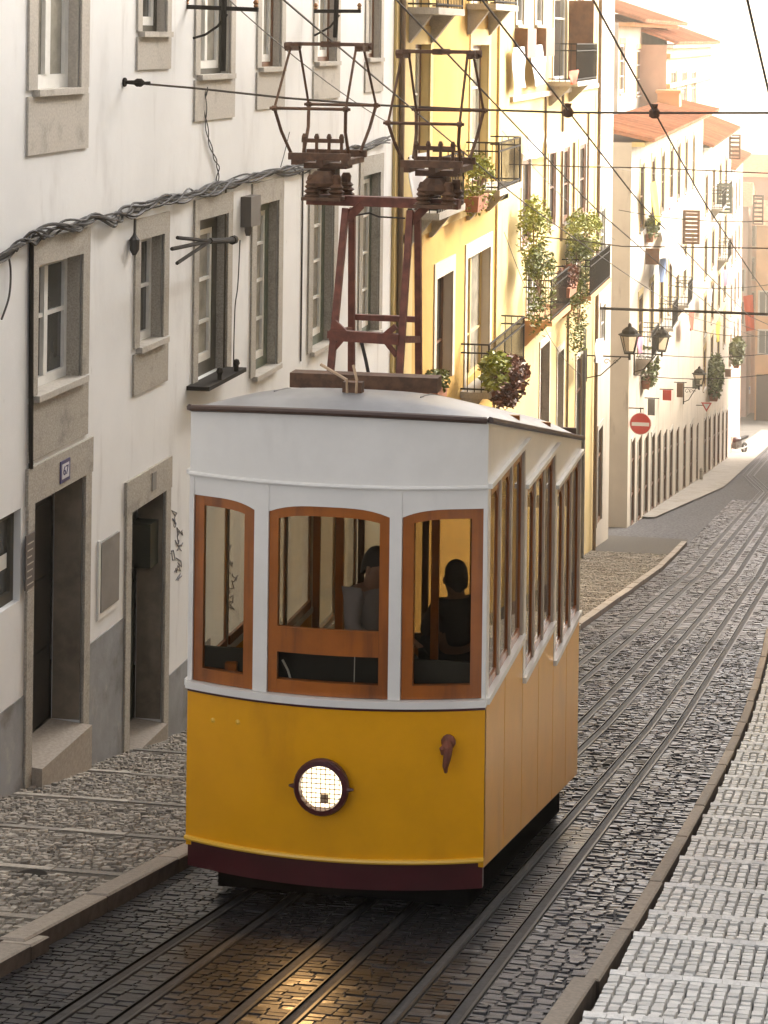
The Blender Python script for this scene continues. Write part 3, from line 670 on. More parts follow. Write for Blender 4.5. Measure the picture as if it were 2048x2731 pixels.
H7 = House('pink_house', 'pink rendered house with arched dormer and cornice bands behind the low row', 'house', a.y, b.y, onX(1778, 120, XP).z, 'pink_plaster', 8.0, XP, 'houses rising behind the front row')
t2 = [H7.opening(onX(x0, 0, XP).y, onX(x1, 0, XP).y, onX(x0, 280, XP).z, onX(x0, 190, XP).z, .05) for x0, x1 in ((1792, 1806), (1822, 1834), (1848, 1858))]
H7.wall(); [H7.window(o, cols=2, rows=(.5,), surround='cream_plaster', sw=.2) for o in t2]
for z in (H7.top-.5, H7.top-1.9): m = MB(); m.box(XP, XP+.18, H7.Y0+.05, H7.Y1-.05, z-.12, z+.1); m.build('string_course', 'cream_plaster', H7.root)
H7.eave(.5, pitch=.4)
# --- further houses of the left row
Y8b = fx(1945, 800)[0]
H8 = House('shuttered_house', 'pale house with open slatted shutters and hanging signs, beyond the long row', 'house', Y5b+.01, Y8b, fx(1875, 395)[1], 'warm_white', 7.0)
rows8 = []
for zt in (fx(1880, 470)[1], fx(1880, 640)[1], fx(1880, 790)[1], fx(1880, 930)[1]):
    for x0, x1 in ((1880, 1886), (1899, 1905), (1917, 1922), (1932, 1937)):
        rows8.append(H8.opening(fx(x0, 600)[0], fx(x1, 600)[0], zt-2.0, zt, .05))
doors8 = [H8.opening(fx(a, 1100)[0], fx(b, 1100)[0], gz(fx(b, 1100)[0])+.05, gz(fx(a, 1100)[0])+2.8, .03) for a, b in ((1878, 1884), (1890, 1895), (1902, 1908), (1914, 1919), (1926, 1930), (1936, 1940))]
H8.wall()
for o in doors8: H8.window(o, frame='brown_wood', pane='pane_glass', cols=1, rows=(.6,), surround='pale_stone', sw=.14, sill=False)
for i, o in enumerate(rows8): H8.window(o, frame='brown_wood', outer='dark_frame' if i % 3 else 'brown_wood', cols=1, rows=(.5,), surround='cream_plaster', sw=.15)
H8.eave(.5)
for i in (1, 2, 6): railing(H8, rows8[i][0]-.5, rows8[i][1]+.6, rows8[i][2], .6)
H9 = House('far_house', 'far rosy house on the left where the street bends', 'house', Y8b+.01, 134, fx(1950, 455)[1], 'pink_plaster', 7.0, WALL-.25)
rows9 = []
for zt in [H9.top-1.3-3.1*k for k in range(4)]:
    for y in (Y8b+1.5, Y8b+5, Y8b+8.5, Y8b+12): 
        if y+1.2 < 133: rows9.append(H9.opening(y, y+1.1, zt-1.9, zt, .05))
H9.wall(); [H9.window(o, frame='brown_wood', outer='brown_wood', cols=1, rows=(.5,), surround='warm_white', sw=.18) for o in rows9]
H9.eave(.5)
# --- house that closes the street
def end_house(name, label, Y, X0, X1, z1, material, rows, cols, wmat, label_door=None, d=8):
    r = thing(name, label, 'house', ((X0+X1)/2, Y, gz(Y)), 'houses closing the far end of the street'); m = MB(); z0 = gz(Y)-1.5
    m.box(X0, X1, Y, Y+d, z0, z1); m.build('wall', material, r)
    rf = MB(); mid = Y+d/2; rf.hexa([(X0-.4, Y-.6, z1+.003), (X1+.4, Y-.6, z1+.003), (X1+.4, Y+d+.4, z1+.003), (X0-.4, Y+d+.4, z1+.003), (X0-.2, mid-.2, z1+1.9), (X1+.2, mid-.2, z1+1.9), (X1+.2, mid+.2, z1+1.9), (X0-.2, mid+.2, z1+1.9)]); rf.build('roof', 'roof_tile', r)
    for i in range(cols):
        x = X0+(X1-X0)*(i+.5)/cols
        for z in rows:
            w = MB(); ww, hh = .55, 1.0
            for (p, q, a, b) in ((-ww-.15, -ww, -hh-.15, hh+.15), (ww, ww+.15, -hh-.15, hh+.15), (-ww, ww, hh, hh+.15), (-ww, ww, -hh-.15, -hh)): w.box(x+p, x+q, Y-.06, Y+.01, z+a, z+b)
            w.box(x-.04, x+.04, Y-.05, Y, z-hh, z+hh)
            wo_ = w.build('window', wmat, r)
            for s in (-1, 1): p = MB(); p.box(*sorted((x+s*.04, x+s*ww)), Y-.03, Y-.005, z-hh, z+hh); p.build('pane', 'pane_glass', wo_)
    return r
YE = min(onG(2034, 1116).y, YEND-4); None
zE = gz(YE)
he = end_house('end_house', 'orange house with a dark red gateway closing the far end of the street', YE, -9.5, -2.2, onY(2030, 600, YE).z, 'orange_plaster', [zE+7.5, zE+11], 4, 'warm_white')
m = MB(); a = onY(2016, 1112, YE); b = onY(2055, 1000, YE); m.box(a.x, b.x+1.2, YE-.06, YE-.01, zE-.3, b.z); m.build('gate', mat('gate_red', (.05, .012, .006), .6, noise=(3, .3)), he)
m = MB(); m.box(a.x-.3, b.x+1.4, YE-.5, YE-.07, zE-.3, zE+.35); m.build('doorstep', 'pale_stone', he)
end_house('pale_end_house', 'pale tall house with reddish roof rising behind the orange end house', YE+11, -14, -1.2, onY(1980, 470, YE+11).z, 'pink_plaster', [zE+9.5, zE+12.8, zE+16], 6, 'warm_white')
end_house('low_end_house', 'small peach house with a tiled roof beyond the bend on the left', YE+4, -19, -10.5, onY(2000, 560, YE).z, 'pink_plaster', [zE+6, zE+9.5, zE+12.5], 5, 'warm_white')
# --- right-hand side of the street: stands just outside the picture and shades it
def right_house(name, label, Y0, Y1, top, material, X=2.2):
    r = thing(name, label, 'house', (X, (Y0+Y1)/2, gz((Y0+Y1)/2)), 'houses along the right side of the street'); m = MB(); m.box(X, X+8, Y0, Y1, gz(Y1)-1, top); m.build('wall', material, r)
    z = gz(Y0)+4.0; y = Y0+1.2
    while y < Y1-2:
        for k in range(int((top-z-1)/3.2)+1):
            zz = z-.23*(y-Y0)*0+k*3.2
            if zz+1.9 > top-.3 or zz < gz(y)+2.9: continue
            w = MB()
            for (p, q, a, b) in ((-.12, 0, -.12, 1.92), (1.0, 1.12, -.12, 1.92), (0, 1.0, 1.8, 1.92), (0, 1.0, -.12, 0)): w.box(X-.04, X+.01, y+p, y+q, zz+a, zz+b)
            w.box(X-.035, X, y+.47, y+.53, zz, zz+1.8)
            wo_ = w.build('window', 'white_frame', r); p = MB(); p.box(X-.02, X-.005, y, y+.47, zz, zz+1.8); p.box(X-.02, X-.005, y+.53, y+1.0, zz, zz+1.8); p.build('pane', 'pane_glass', wo_)
        y += 2.6
    return r
right_house('right_white_house', 'white house on the right side of the street beside the stepped pavement', 2, 24, 10.8, 'stone_front')
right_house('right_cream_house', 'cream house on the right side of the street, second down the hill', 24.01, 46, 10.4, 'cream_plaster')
right_house('right_low_house', 'low rosy house on the right side of the street, third down the hill', 46.01, 74, -3.0, 'warm_white', 2.6)
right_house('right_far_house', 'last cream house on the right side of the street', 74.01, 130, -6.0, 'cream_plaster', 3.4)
# ------------------------------------------------------------------ the tram
G = .2268
YF = 14.3
pL = onY(494, 2315, YF); pR = onY(1288, 2367, YF)
XC = (pL.x+pR.x)/2; HW = (pR.x-pL.x)/2; ZG = gz(YF)
B = .20                                           # bow of the front
LT = 4.9; NC = 3; LC = LT/NC
def zr(x, y): return onY(x, y, YF).z
zc = lambda yl, yr: (zr(500, yl)+zr(1290, yr))/2  # the same level, read at both corners
Z_sk0 = zc(2315, 2367); Z_sk1 = zc(2236, 2288); Z_belt = zc(1845, 1891); Z_sill = zc(1815, 1860); Z_win = zc(1322, 1350); Z_bead = zc(1262, 1297); Z_roof = zc(1092, 1128)
tram = thing('tram', 'yellow and white funicular tram with lit round headlamp climbing the street', 'tram', (XC, YF, ZG))
def yf(x): return YF-B*(1-((x-XC)/HW)**2)
def plate(m, x0, x1, lo, hi, off=0.0, th=.03, n=10, rows=1):
    """a panel that follows the bowed front; lo and hi are heights or functions of x"""
    f = lambda q, x: q(x) if callable(q) else q
    X = [x0+(x1-x0)*i/n for i in range(n+1)]
    Fr = [[(x, yf(x)+off, f(lo, x)+(f(hi, x)-f(lo, x))*r/rows) for x in X] for r in range(rows+1)]
    Bk = [[(x, yf(x)+off+th, f(lo, x)+(f(hi, x)-f(lo, x))*r/rows) for x in X] for r in range(rows+1)]
    m.grid(Fr); m.grid([list(reversed(r)) for r in Bk])
    for i in range(n):
        m.quad(Fr[0][i], Fr[0][i+1], Bk[0][i+1], Bk[0][i]); m.quad(Fr[-1][i+1], Fr[-1][i], Bk[-1][i], Bk[-1][i+1])
    for r in range(rows): m.quad(Fr[r][0], Fr[r+1][0], Bk[r+1][0], Bk[r][0]); m.quad(Fr[r][n], Bk[r][n], Bk[r+1][n], Fr[r+1][n])
X0, X1 = XC-HW, XC+HW
m = MB(); plate(m, X0, X1, Z_sk1, Z_belt, 0, .04, 32); fp = m.build('front_panel', 'tram_yellow', tram, smooth=True)
m = MB(); plate(m, X0+.01, X1-.01, Z_sk0, Z_sk1-.004, .025, .05, 32); m.build('front_skirt', 'tram_maroon', tram, smooth=True)
m = MB(); m.tube([(x, yf(x)-.008, Z_sk1) for x in np.linspace(X0, X1, 33)], .02, 8); m.build('front_bead', 'tram_bead', tram, smooth=True)
m = MB(); plate(m, X0, X1, Z_belt+.003, Z_belt+.028, -.004, .03, 32); m.build('belt_line', 'tram_maroon', tram, smooth=True)
m = MB(); plate(m, X0-.01, X1+.01, Z_belt+.03, Z_sill-.004, -.035, .08, 32); m.build('belt_rail', 'tram_white', tram, smooth=True)
# header with the three arched tops cut out of it: its lower edge is the arch line
def xp(px_, py_=1600): 
    # x on the bowed front under a pixel column
    x = onY(px_, py_, YF).x
    for _ in range(4): x = onY(px_, py_, yf(min(max(x, X0), X1))).x
    return x
WIN = [(xp(515), xp(676)), (xp(714), xp(1037)), (xp(1070), xp(1287))]
DROP = .062
def arch(k):
    a, b = WIN[k]
    def f(x):
        t = min(max((x-a)/(b-a), 0), 1)
        if k == 0: d = max(0, (t-.25)/.75)
        elif k == 2: d = max(0, (.75-t)/.75)
        else: d = abs(t-.5)*2
        return Z_win-DROP*d**3.2
    return f
m = MB()
segs = [(X0, WIN[0][0], None), (WIN[0][0], WIN[0][1], 0), (WIN[0][1], WIN[1][0], None), (WIN[1][0], WIN[1][1], 1), (WIN[1][1], WIN[2][0], None), (WIN[2][0], WIN[2][1], 2), (WIN[2][1], X1, None)]
for a, b, k in segs:
    if k is not None: plate(m, a, b, arch(k), Z_bead, 0, .045, 14)
m.build('header', 'tram_white', tram, smooth=True)
for a, b, k in segs:
    if k is None: m = MB(); plate(m, a+.0005, b-.0005, Z_sill, Z_bead, -.006, .06, 4); m.build('front_post', 'tram_white', tram, smooth=True)
CROWN = .05
ztop = lambda x: Z_roof+CROWN*(1-((x-XC)/HW)**2)
m = MB(); plate(m, X0, X1, Z_bead+.004, ztop, -.002, .045, 32); m.build('fascia', 'tram_white', tram, smooth=True)
m = MB(); m.tube([(x, yf(x)-.012, Z_bead) for x in np.linspace(X0, X1, 33)], .017, 8); m.build('white_bead', 'tram_white', tram, smooth=True)
m = MB(); m.tube([(x, yf(x)-.03, ztop(x)+.02) for x in np.linspace(X0+.02, X1-.01, 33)], .026, 8); m.build('front_gutter', 'gutter_brown', tram, smooth=True)
ST = .085
for k in range(3):
    a, b = WIN[k]; A = arch(k); m = MB(); z0 = Z_sill+.002; off = .012
    st = ST if k != 1 else .075
    plate(m, a+.003, a+st, z0, lambda x: A(x)-.002, off, .05, 3); plate(m, b-st, b-.003, z0, lambda x: A(x)-.002, off, .05, 3)
    plate(m, a+st, b-st, z0, z0+.10, off+.002, .05, 8); plate(m, a+st, b-st, lambda x: A(x)-.075, lambda x: A(x)-.002, off+.002, .05, 12)
    zm = None
    if k == 1:
        zm = (zr(870, 1662), zr(870, 1726)); plate(m, a+st, b-st, zm[1], zm[0], off-.004, .06, 8); plate(m, a+st, b-st, zm[0], zm[0]+.012, off-.012, .03, 8)
    w = m.build('front_window', 'tram_wood', tram, smooth=True)
    for lo, hi in ([(z0+.10, zm[1]), (zm[0], None)] if zm else [(z0+.10, None)]):
        p = MB(); plate(p, a+st, b-st, lo, (lambda x: A(x)-.075) if hi is None else hi, off+.022, .004, 8); p.build('pane', 'tram_glass', w)
# sides: three compartments, each level in itself and one step lower than the last
SK = lambda y: -G*(y-YF)
for side in (1, -1):
    X = X1 if side > 0 else X0
    def bx(m, o0, o1, y0, y1, z0, z1): a, b = sorted((X+side*o0, X+side*o1)); m.box(a, b, y0, y1, z0, z1)
    def hx(m, o0, o1, y0, y1, za0, za1, zb0, zb1):
        """bottom za0 at y0 and za1 at y1, top zb0 and zb1"""
        a, b = sorted((X+side*o0, X+side*o1))
        m.hexa([(a, y0, za0), (b, y0, za0), (b, y1, za1), (a, y1, za1), (a, y0, zb0), (b, y0, zb0), (b, y1, zb1), (a, y1, zb1)])
    for c in range(NC):
        ya, yb = YF+c*LC, YF+(c+1)*LC; dz = -G*LC*c-(G*LC*.35 if c else 0.0)*0
        zs, zw, zh = Z_sill+dz, Z_bead-.035+dz, Z_bead+dz
        m = MB()
        n2 = 2
        for i in range(n2):
            p, q = ya+LC*i/n2+.007, ya+LC*(i+1)/n2-.007
            hx(m, -.04, 0, p, q, Z_sk1-.06+SK(p), Z_sk1-.06+SK(q), zs-.05, zs-.05)
        m.build('side_panel', 'tram_yellow', tram)
        m = MB(); hx(m, -.14, -.10, ya, yb, Z_sk0+.05+SK(ya), Z_sk0+.05+SK(yb), Z_sk1-.065+SK(ya), Z_sk1-.065+SK(yb)); m.build('side_skirt', 'tram_maroon', tram)
        m = MB(); bx(m, -.06, .03, ya+.01, yb-.015, zs-.047, zs); m.build('sill_rail', 'tram_white', tram)
        m = MB(); bx(m, -.05, .034, ya+.01, yb+(.1 if c < 2 else -.02), zh-.015, zh+.022); m.build('top_rail', 'tram_white', tram)
        m = MB(); hx(m, -.04, -.002, ya, yb, zh-.016, zh-.016, Z_roof+SK(ya), Z_roof+SK(yb)) ; m.build('side_fascia', 'tram_white', tram)
        # white posts, wooden sashes
        pw = .06 if side > 0 else .035; sd = -.045 if side > 0 else -.03
        cuts = [ya, ya+.10, ya+.10+(LC-.18)/3, ya+.10+2*(LC-.18)/3, yb-.08, yb]
        pz = []
        for i, y in enumerate((ya, cuts[2]-.04, cuts[3]-.04, yb-pw) if side > 0 else (ya, (ya+yb)/2, yb-pw)):
            m = MB(); bx(m, sd-.005, .004 if i in (0, 3) else -.004, y+.002, y+(.1 if i == 0 and side > 0 else pw), zs, zh-.017); m.build('side_post', 'tram_white' if i == 0 else 'post_beige', tram)
            pz.append((y, y+(.1 if i == 0 and side > 0 else pw)))
        for i in range(len(pz)-1):
            y0, y1 = pz[i][1]+.002, pz[i+1][0]-.002; m = MB(); s = .035 if side > 0 else .02
            bx(m, sd, -.018, y0, y0+s, zs, zh-.02); bx(m, sd, -.018, y1-s, y1, zs, zh-.02)
            bx(m, -.045, -.018, y0+s, y1-s, zs, zs+.07); bx(m, -.045, -.018, y0+s, y1-s, zh-.12, zh-.02)
            zmid = zh-.121
            # little brackets that round the upper corners
            for yy, d in ((y0+s, 1), (y1-s, -1)):
                a_, b_ = sorted((X-side*.045, X-side*.02)); m.hexa([(a_, yy, zh-.2), (b_, yy, zh-.2), (b_, yy+d*.001, zh-.2), (a_, yy+d*.001, zh-.2), (a_, yy, zh-.12), (b_, yy, zh-.12), (b_, yy+d*.07, zh-.12), (a_, yy+d*.07, zh-.12)])
            w = m.build('side_window', 'tram_wood', tram)
            p = MB(); bx(p, -.032, -.028, y0+s, y1-s, zs+.07, zmid); p.build('pane', 'tram_glass', w)
    m = MB(); y0 = YF-.02; m.tube([(X+side*.012, y, Z_roof+.02+SK(y)) for y in (YF+.0, YF+LT+.03)], .026, 6); m.build('side_gutter', 'gutter_brown', tram)
# roof: shallow dome that runs out to the gutter, hipped at both ends
def roofz(x, y):
    u = min(1, abs((x-XC)/(HW+.004))); v = y-(YF-.03-B*(1-u*u)); e = min(max(v/1.0, 0), 1); e2 = min(max((YF+LT+.05-y)/1.0, 0), 1)
    d = .205*(1-u**3.2)**.8*math.sin(e*math.pi/2)**.9*math.sin(e2*math.pi/2)**.9
    cr = CROWN*(1-u*u)*(1-e)
    return Z_roof+.03+d+cr+SK(max(y, YF))
P = []
for i in range(45):
    u = -1+2*i/44; x = XC+(HW+.004)*math.copysign(abs(u)**.85, u); row = []
    for j in range(36):
        t = (j/35)**1.0; ystart = YF-.03-B*(1-((x-XC)/(HW+.004))**2); y = ystart+(YF+LT+.05-ystart)*t; row.append((x, y, roofz(x, y)))
    P.append(row)
m = MB(); m.grid(P); rf = m.build('roof', 'tram_roof', tram, smooth=True)
m = MB(); m.grid([[(p[0], p[1], p[2]-.03) for p in r] for r in P]); m.build('ceiling', mat('tram_ceiling', (.22, .17, .1), .6), tram, smooth=True)
m = MB()
for f in (.25, .5, .75):
    x = X0+2*HW*f; m.tube([(x, y, roofz(x, y)+.004) for y in np.linspace(YF+.25, YF+LT-.2, 14)], .006, 4)
m.build('roof_seam', 'tram_roof', rf)
# rear wall and the two partitions between compartments, each with windows one sees through
def cross_wall(name, y, dz, material, zb, zt, holes, th=.03):
    m = MB(); xs_ = sorted(set([X0+.05, X1-.05]+[v for h in holes for v in h[:2]])); zs_ = sorted(set([zb, zt]+[v for h in holes for v in h[2:]]))
    for a, b in zip(xs_, xs_[1:]):
        for c, d in zip(zs_, zs_[1:]):
            if any(h[0] < (a+b)/2 < h[1] and h[2] < (c+d)/2 < h[3] for h in holes): continue
            m.box(a, b, y, y+th, c, d)
    o = m.build(name, material, tram)
    for h in holes:
        p = MB(); p.box(h[0], h[1], y+.01, y+.014, h[2], h[3]); p.build('pane', 'tram_glass', o)
    return o
for c in (1, 2, 3):
    y = YF+LC*c-.03; dz = -G*LC*c; top = Z_roof+dz+.02
    a = X0+.05; wd = 2*HW-.1
    cols = [(a+wd*.03, a+wd*.30), (a+wd*.33, a+wd*.67), (a+wd*.70, a+wd*.97)]
    holes = [(p, q, Z_sill+dz+.05, Z_win+dz-.02) for p, q in cols]+[(p, q, Z_win+dz+.07, Z_win+dz+.36) for p, q in cols]
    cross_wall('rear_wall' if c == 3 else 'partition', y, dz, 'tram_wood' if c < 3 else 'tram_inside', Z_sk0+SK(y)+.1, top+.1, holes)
# front dash inside (dark), floors, benches
m = MB(); m.box(X0+.05, X1-.05, YF+.02, YF+.05, Z_sk1, Z_sill+.25); m.build('dash', 'bulkhead_dark', tram)
for c in range(NC):
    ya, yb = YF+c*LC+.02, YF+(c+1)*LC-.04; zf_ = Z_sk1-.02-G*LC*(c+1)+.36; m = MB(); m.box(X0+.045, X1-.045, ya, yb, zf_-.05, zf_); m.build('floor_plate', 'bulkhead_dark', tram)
    if c:
        for xa, xb in ((X0+.05, X0+.5), (X1-.5, X1-.05)):
            m = MB(); m.box(xa, xb, ya+.1, yb-.1, zf_+.4, zf_+.46); m.box(xa+.05, xb-.05, ya+.1, yb-.1, zf_, zf_+.4)
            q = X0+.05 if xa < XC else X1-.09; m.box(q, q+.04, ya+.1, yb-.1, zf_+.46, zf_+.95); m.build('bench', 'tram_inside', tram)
m = MB()   # bent hoses behind the lower pane
m.tube([(xp(740), YF-.03, zr(740, 1755)), (xp(757), YF-.05, zr(757, 1782)), (xp(768), YF-.06, zr(768, 1815)), (xp(774), YF-.06, zr(774, 1840))], .009, 6); m.build('hose', 'white_frame', tram)
m = MB(); m.bar((xp(937), YF-.08, zr(937, 1735)), (xp(936), YF-.08, zr(936, 1845)), .004, 5); m.bar((xp(632), YF+.06, zr(632, 1762)), (xp(658), YF+.06, zr(658, 1742)), .006, 5); m.build('lever', 'white_frame', tram)
m = MB(); m.box(xp(600)-.02, xp(622), YF-.02, YF+.05, Z_sill+.03, zr(600, 1765)); m.build('brake_stand', 'tram_wood', tram)
# headlamp: hood ring, glowing lens, wire guard
hc = onY(861, 2094, YF-B-.02); ax = (0, -1, 0)
m = MB(); m.lathe(hc, [(.17, 0), (.205, .01), (.212, .05), (.20, .07), (.165, .075), (.158, .055), (.158, .0)], 32, ax); hl = m.build('headlight', 'tram_maroon', tram, smooth=True)
m = MB(); m.lathe(hc, [(.001, .048), (.09, .044), (.157, .032), (.157, .02), (.001, .02)], 32, ax); m.build('lens', 'lamp_glow', hl, smooth=True)
m = MB()
for k in range(-4, 5):
    o = k*.035; h = math.sqrt(max(.158**2-o*o, 0)); m.bar((hc.x+o, hc.y-.062, hc.z-h), (hc.x+o, hc.y-.062, hc.z+h), .0038, 4); m.bar((hc.x-h, hc.y-.066, hc.z+o), (hc.x+h, hc.y-.066, hc.z+o), .0038, 4)
m.build('wire_guard', 'brass', hl)
m = MB(); m.box(hc.x+.0, hc.x+.06, hc.y-.06, hc.y-.052, hc.z-.105, hc.z-.045); m.build('bulb_shield', 'tan_metal', hl)
for s in (-1, 1): m = MB(); m.bar((hc.x+s*.2, hc.y-.05, hc.z), (hc.x+s*.245, hc.y-.05, hc.z), .022, 8, .008); m.build('clamp', 'tram_maroon', hl)
hk = onY(1195, 2010, yf(onY(1195, 2010, YF).x)-.01)
m = MB(); m.lathe((hk.x, hk.y+.01, hk.z+.085), [(.055, 0), (.055, .012), (.03, .03), (.024, .05)], 12, ax); m.tube([(hk.x, hk.y-.03, hk.z+.09), (hk.x+.015, hk.y-.07, hk.z+.06), (hk.x+.01, hk.y-.08, hk.z), (hk.x-.005, hk.y-.07, hk.z-.07), (hk.x-.005, hk.y-.05, hk.z-.12)], [.03, .034, .03, .022, .012], 8)
m.tube([(hk.x, hk.y-.03, hk.z+.08), (hk.x-.035, hk.y-.06, hk.z+.05), (hk.x-.03, hk.y-.05, hk.z+.01)], [.026, .022, .012], 8); m.build('coupling_hook', 'rust_red', tram, smooth=True)
m = MB()
for a, b in ((568, 1921), (634, 1926)):
    x = xp(a, b); q = onY(a, b, yf(x)); m.lathe((q.x, yf(x)+.002, q.z), [(.02, 0), (.018, .008), (.001, .013)], 10, ax)
m.build('rivet', 'tram_bead', tram)
# under the floor: frame box coloured black as the shade there, wheels
m = MB(); m.sbox(X0+.16, X1-.16, YF+.3, YF+LT-.1, -.30, .12, lambda y: Z_sk0+SK(y)+.1); m.build('underframe', 'tram_under_shade', tram)
for y in (YF+.9, YF+LT-.9):
    for x in (XC-.72, XC+.62):
        m = MB(); m.lathe((x-.05, y, gz(y)+.31), [(.1, -.01), (.27, 0), (.31, .02), (.31, .08), (.34, .085), (.34, .11), (.1, .115)], 20, (1, 0, 0)); m.build('wheel', 'rail_steel', tram)
# roof gear
YP = YF+2.3
def q3(x, y, Y=YP): return onY(x, y, Y)
m = MB(); a, b = q3(780, 1008, YF+1.15), q3(1172, 1026, YF+1.15); m.beam((a.x, a.y, (a.z+b.z)/2), (b.x, b.y, (a.z+b.z)/2), .16, .12); m.build('roof_plank', 'rust_dark', tram)
m = MB(); ys_ = YF-.1
while proj(xp(897), ys_, roofz(xp(897), ys_))[1] > 1046 and ys_ < YF+1: ys_ += .01
a = Vector((xp(897), ys_, roofz(xp(897), ys_)+.06)); m.box(a.x-.075, a.x+.075, a.y-.04, a.y+.04, a.z-.09, a.z+.02); vb = m.build('roof_bracket', 'rust_dark', tram)
m = MB()
for s, e in ((-1, (855, 972)), (1, (942, 974))):
    t = onY(e[0], e[1], a.y); m.tube([(a.x+s*.035, a.y-.045, a.z-.07), (a.x+s*.04, a.y-.045, a.z+.04), tuple(t)], .012, 6)
m.build('prong', 'tan_metal', vb)
D1 = -.5; D2 = .5                       # front and rear feet of the tower
fl, fr_ = q3(876, 985, YP+D1), q3(1062, 1000, YP+D1); rl, rr = q3(938, 985, YP+D2), q3(1118, 1000, YP+D2)
ft = [q3(922, 556, YP-.12), q3(1094, 562, YP-.12)]; rt = [q3(939, 556, YP+.12), q3(1114, 562, YP+.12)]
def down(p): return Vector((p.x, p.y, roofz(p.x, p.y)-.01))
m = MB()
for foot, top in ((fl, ft[0]), (fr_, ft[1]), (rl, rt[0]), (rr, rt[1])):
    f = down(foot); m.beam(f, top, .055, .055, (0, 1, 0))
tw = m.build('tower', 'rust_red', tram)
m = MB(); a, b = q3(880, 893, YP+D1*.8), q3(1065, 905, YP+D1*.8); c, d = q3(938, 845, YP+D2*.8), q3(1116, 852, YP+D2*.8)
m.beam(a, b, .06, .09); m.beam(c, d, .05, .05); m.beam(a, (q3(938, 880, YP+D2*.8)), .05, .06); m.beam(b, q3(1117, 905, YP+D2*.8), .05, .06)
for p, s in ((a, 1), (b, -1)):
    m.beam((p.x+s*.03, p.y, p.z+.11), (p.x+s*.16, p.y, p.z), .03, .05); m.beam((p.x+s*.02, p.y, p.z-.14), (p.x+s*.12, p.y, p.z-.02), .03, .04)
m.build('tower_rail', 'rust_red', tw)
m = MB(); a, b = q3(822, 531, YP), q3(1226, 545, YP); m.beam(a, b, .13, .085); 
for t in (ft[0], ft[1]): m.beam((t.x+.0, YP-.1, t.z-.1), (t.x+.12, YP-.05, t.z+.03), .05, .07)
m.build('crossbeam', 'rust_red', tw)
m = MB(); m.tube([q3(945, 575, YP), q3(985, 568, YP), q3(1010, 578, YP), q3(1080, 582, YP)], .008, 5); m.tube([q3(962, 905, YP), q3(975, 960, YP), q3(985, 1010, YP)], .016, 5); m.build('feed_cable', 'cable_black', tw)
def pantograph(cx, dy_px, zoff):
    """diamond pantograph: porcelain feet, spring base, folding arms, contact head"""
    px_ = lambda x, y, Y=YP: onY(x+cx-875, y+dy_px, Y)
    f = MB(); c = px_(875, 530)
    for y in (-.16, .16):
        for x in (-.11, .13):
            f.lathe((c.x+x*.9, YP+y, c.z+.02), [(.05, 0), (.075, .015), (.05, .035), (.075, .055), (.046, .075), (.065, .095), (.04, .12), (.045, .17), (.03, .2)], 10)
    f.box(c.x-.17, c.x+.17, YP-.25, YP+.25, c.z+.0, c.z+.03); f.box(c.x-.08, c.x+.08, YP-.08, YP+.08, c.z+.1, c.z+.26); f.lathe((c.x-.02, YP-.1, c.z+.12), [(.13, 0), (.15, .03), (.12, .08), (.07, .13)], 12)
    ins = f.build('insulator_foot', 'rust_dark', tram)
    b = MB(); L0, R0 = px_(795, 411), px_(956, 414); w = R0.x-L0.x
    for y in (-.28, .28): b.beam((L0.x, YP+y, L0.z), (R0.x, YP+y, L0.z), .05, .06)
    for x in (L0.x+.05, R0.x-.05, (L0.x+R0.x)/2): b.beam((x, YP-.28, L0.z-.05), (x, YP+.28, L0.z-.05), .06, .05)
    b.beam((L0.x+.08, YP, L0.z-.09), (R0.x-.08, YP, L0.z-.09), .2, .05)
    zs_ = L0.z+.13; b.beam((L0.x+.08, YP-.16, zs_), (R0.x-.09, YP-.16, zs_), .03, .035)
    for k in range(4):
        x = L0.x+.1+k*(w-.21)/3; b.lathe((x, YP-.16, L0.z+.02), [(.02, 0), (.014, .05), (.014, .1), (.024, .14), (.012, .17)], 8)
    base = b.build('pantograph', 'rust_dark', tram)
    KF, KR = YP-.52, YP+.52
    zk = px_(830, 284).z; zk = zk-(zoff if zoff else 0); zh = px_(880, 118).z
    xl, xr = L0.x-.06, R0.x+.02
    a = MB()
    for Y, zz in ((KF, zk), (KR, zk+zoff*1.3)):
        a.bar((xl-.04, Y, zz), (xr+.04, Y, zz), .014, 6)
        for x, s in ((xl, -1), (xr, 1)):
            foot = (x-s*.055, YP+(.2 if Y > YP else -.2), L0.z+.02); a.tube([foot, (x-s*.03, (foot[1]+Y)/2+(Y-YP)*.1, (foot[2]+zz)/2+.0), (x, Y, zz)], .015, 6)
            top = (x-s*.02, YP+(.13 if Y > YP else -.13), zh-.03); a.bar((x, Y, zz), top, .012, 6)
            a.lathe((x-.02, Y, zz), [(.022, 0), (.024, .04)], 8, (1, 0, 0))
    a.build('folding_arm', 'rust_dark', base)
    h = MB()
    for y in (-.14, .14):
        h.beam((xl+.0, YP+y, zh), (xr+.02, YP+y, zh), .04, .03)
        for x in (xl, xr+.02): h.lathe((x-.03, YP+y, zh-.015), [(.03, 0), (.032, .06)], 8, (1, 0, 0))
    for x in (xl+.0, xr): h.beam((x, YP-.16, zh-.035), (x, YP+.16, zh-.035), .05, .05)
    h.beam(((xl+xr)/2+.03, YP-.16, zh), ((xl+xr)/2+.03, YP+.16, zh), .09, .05)
    h.build('contact_head', 'rust_dark', base)
    return zh, (xl+xr)/2+.03
ZH1, XH1 = pantograph(875, 0, .0); ZH2, XH2 = pantograph(1170, 20, .06)
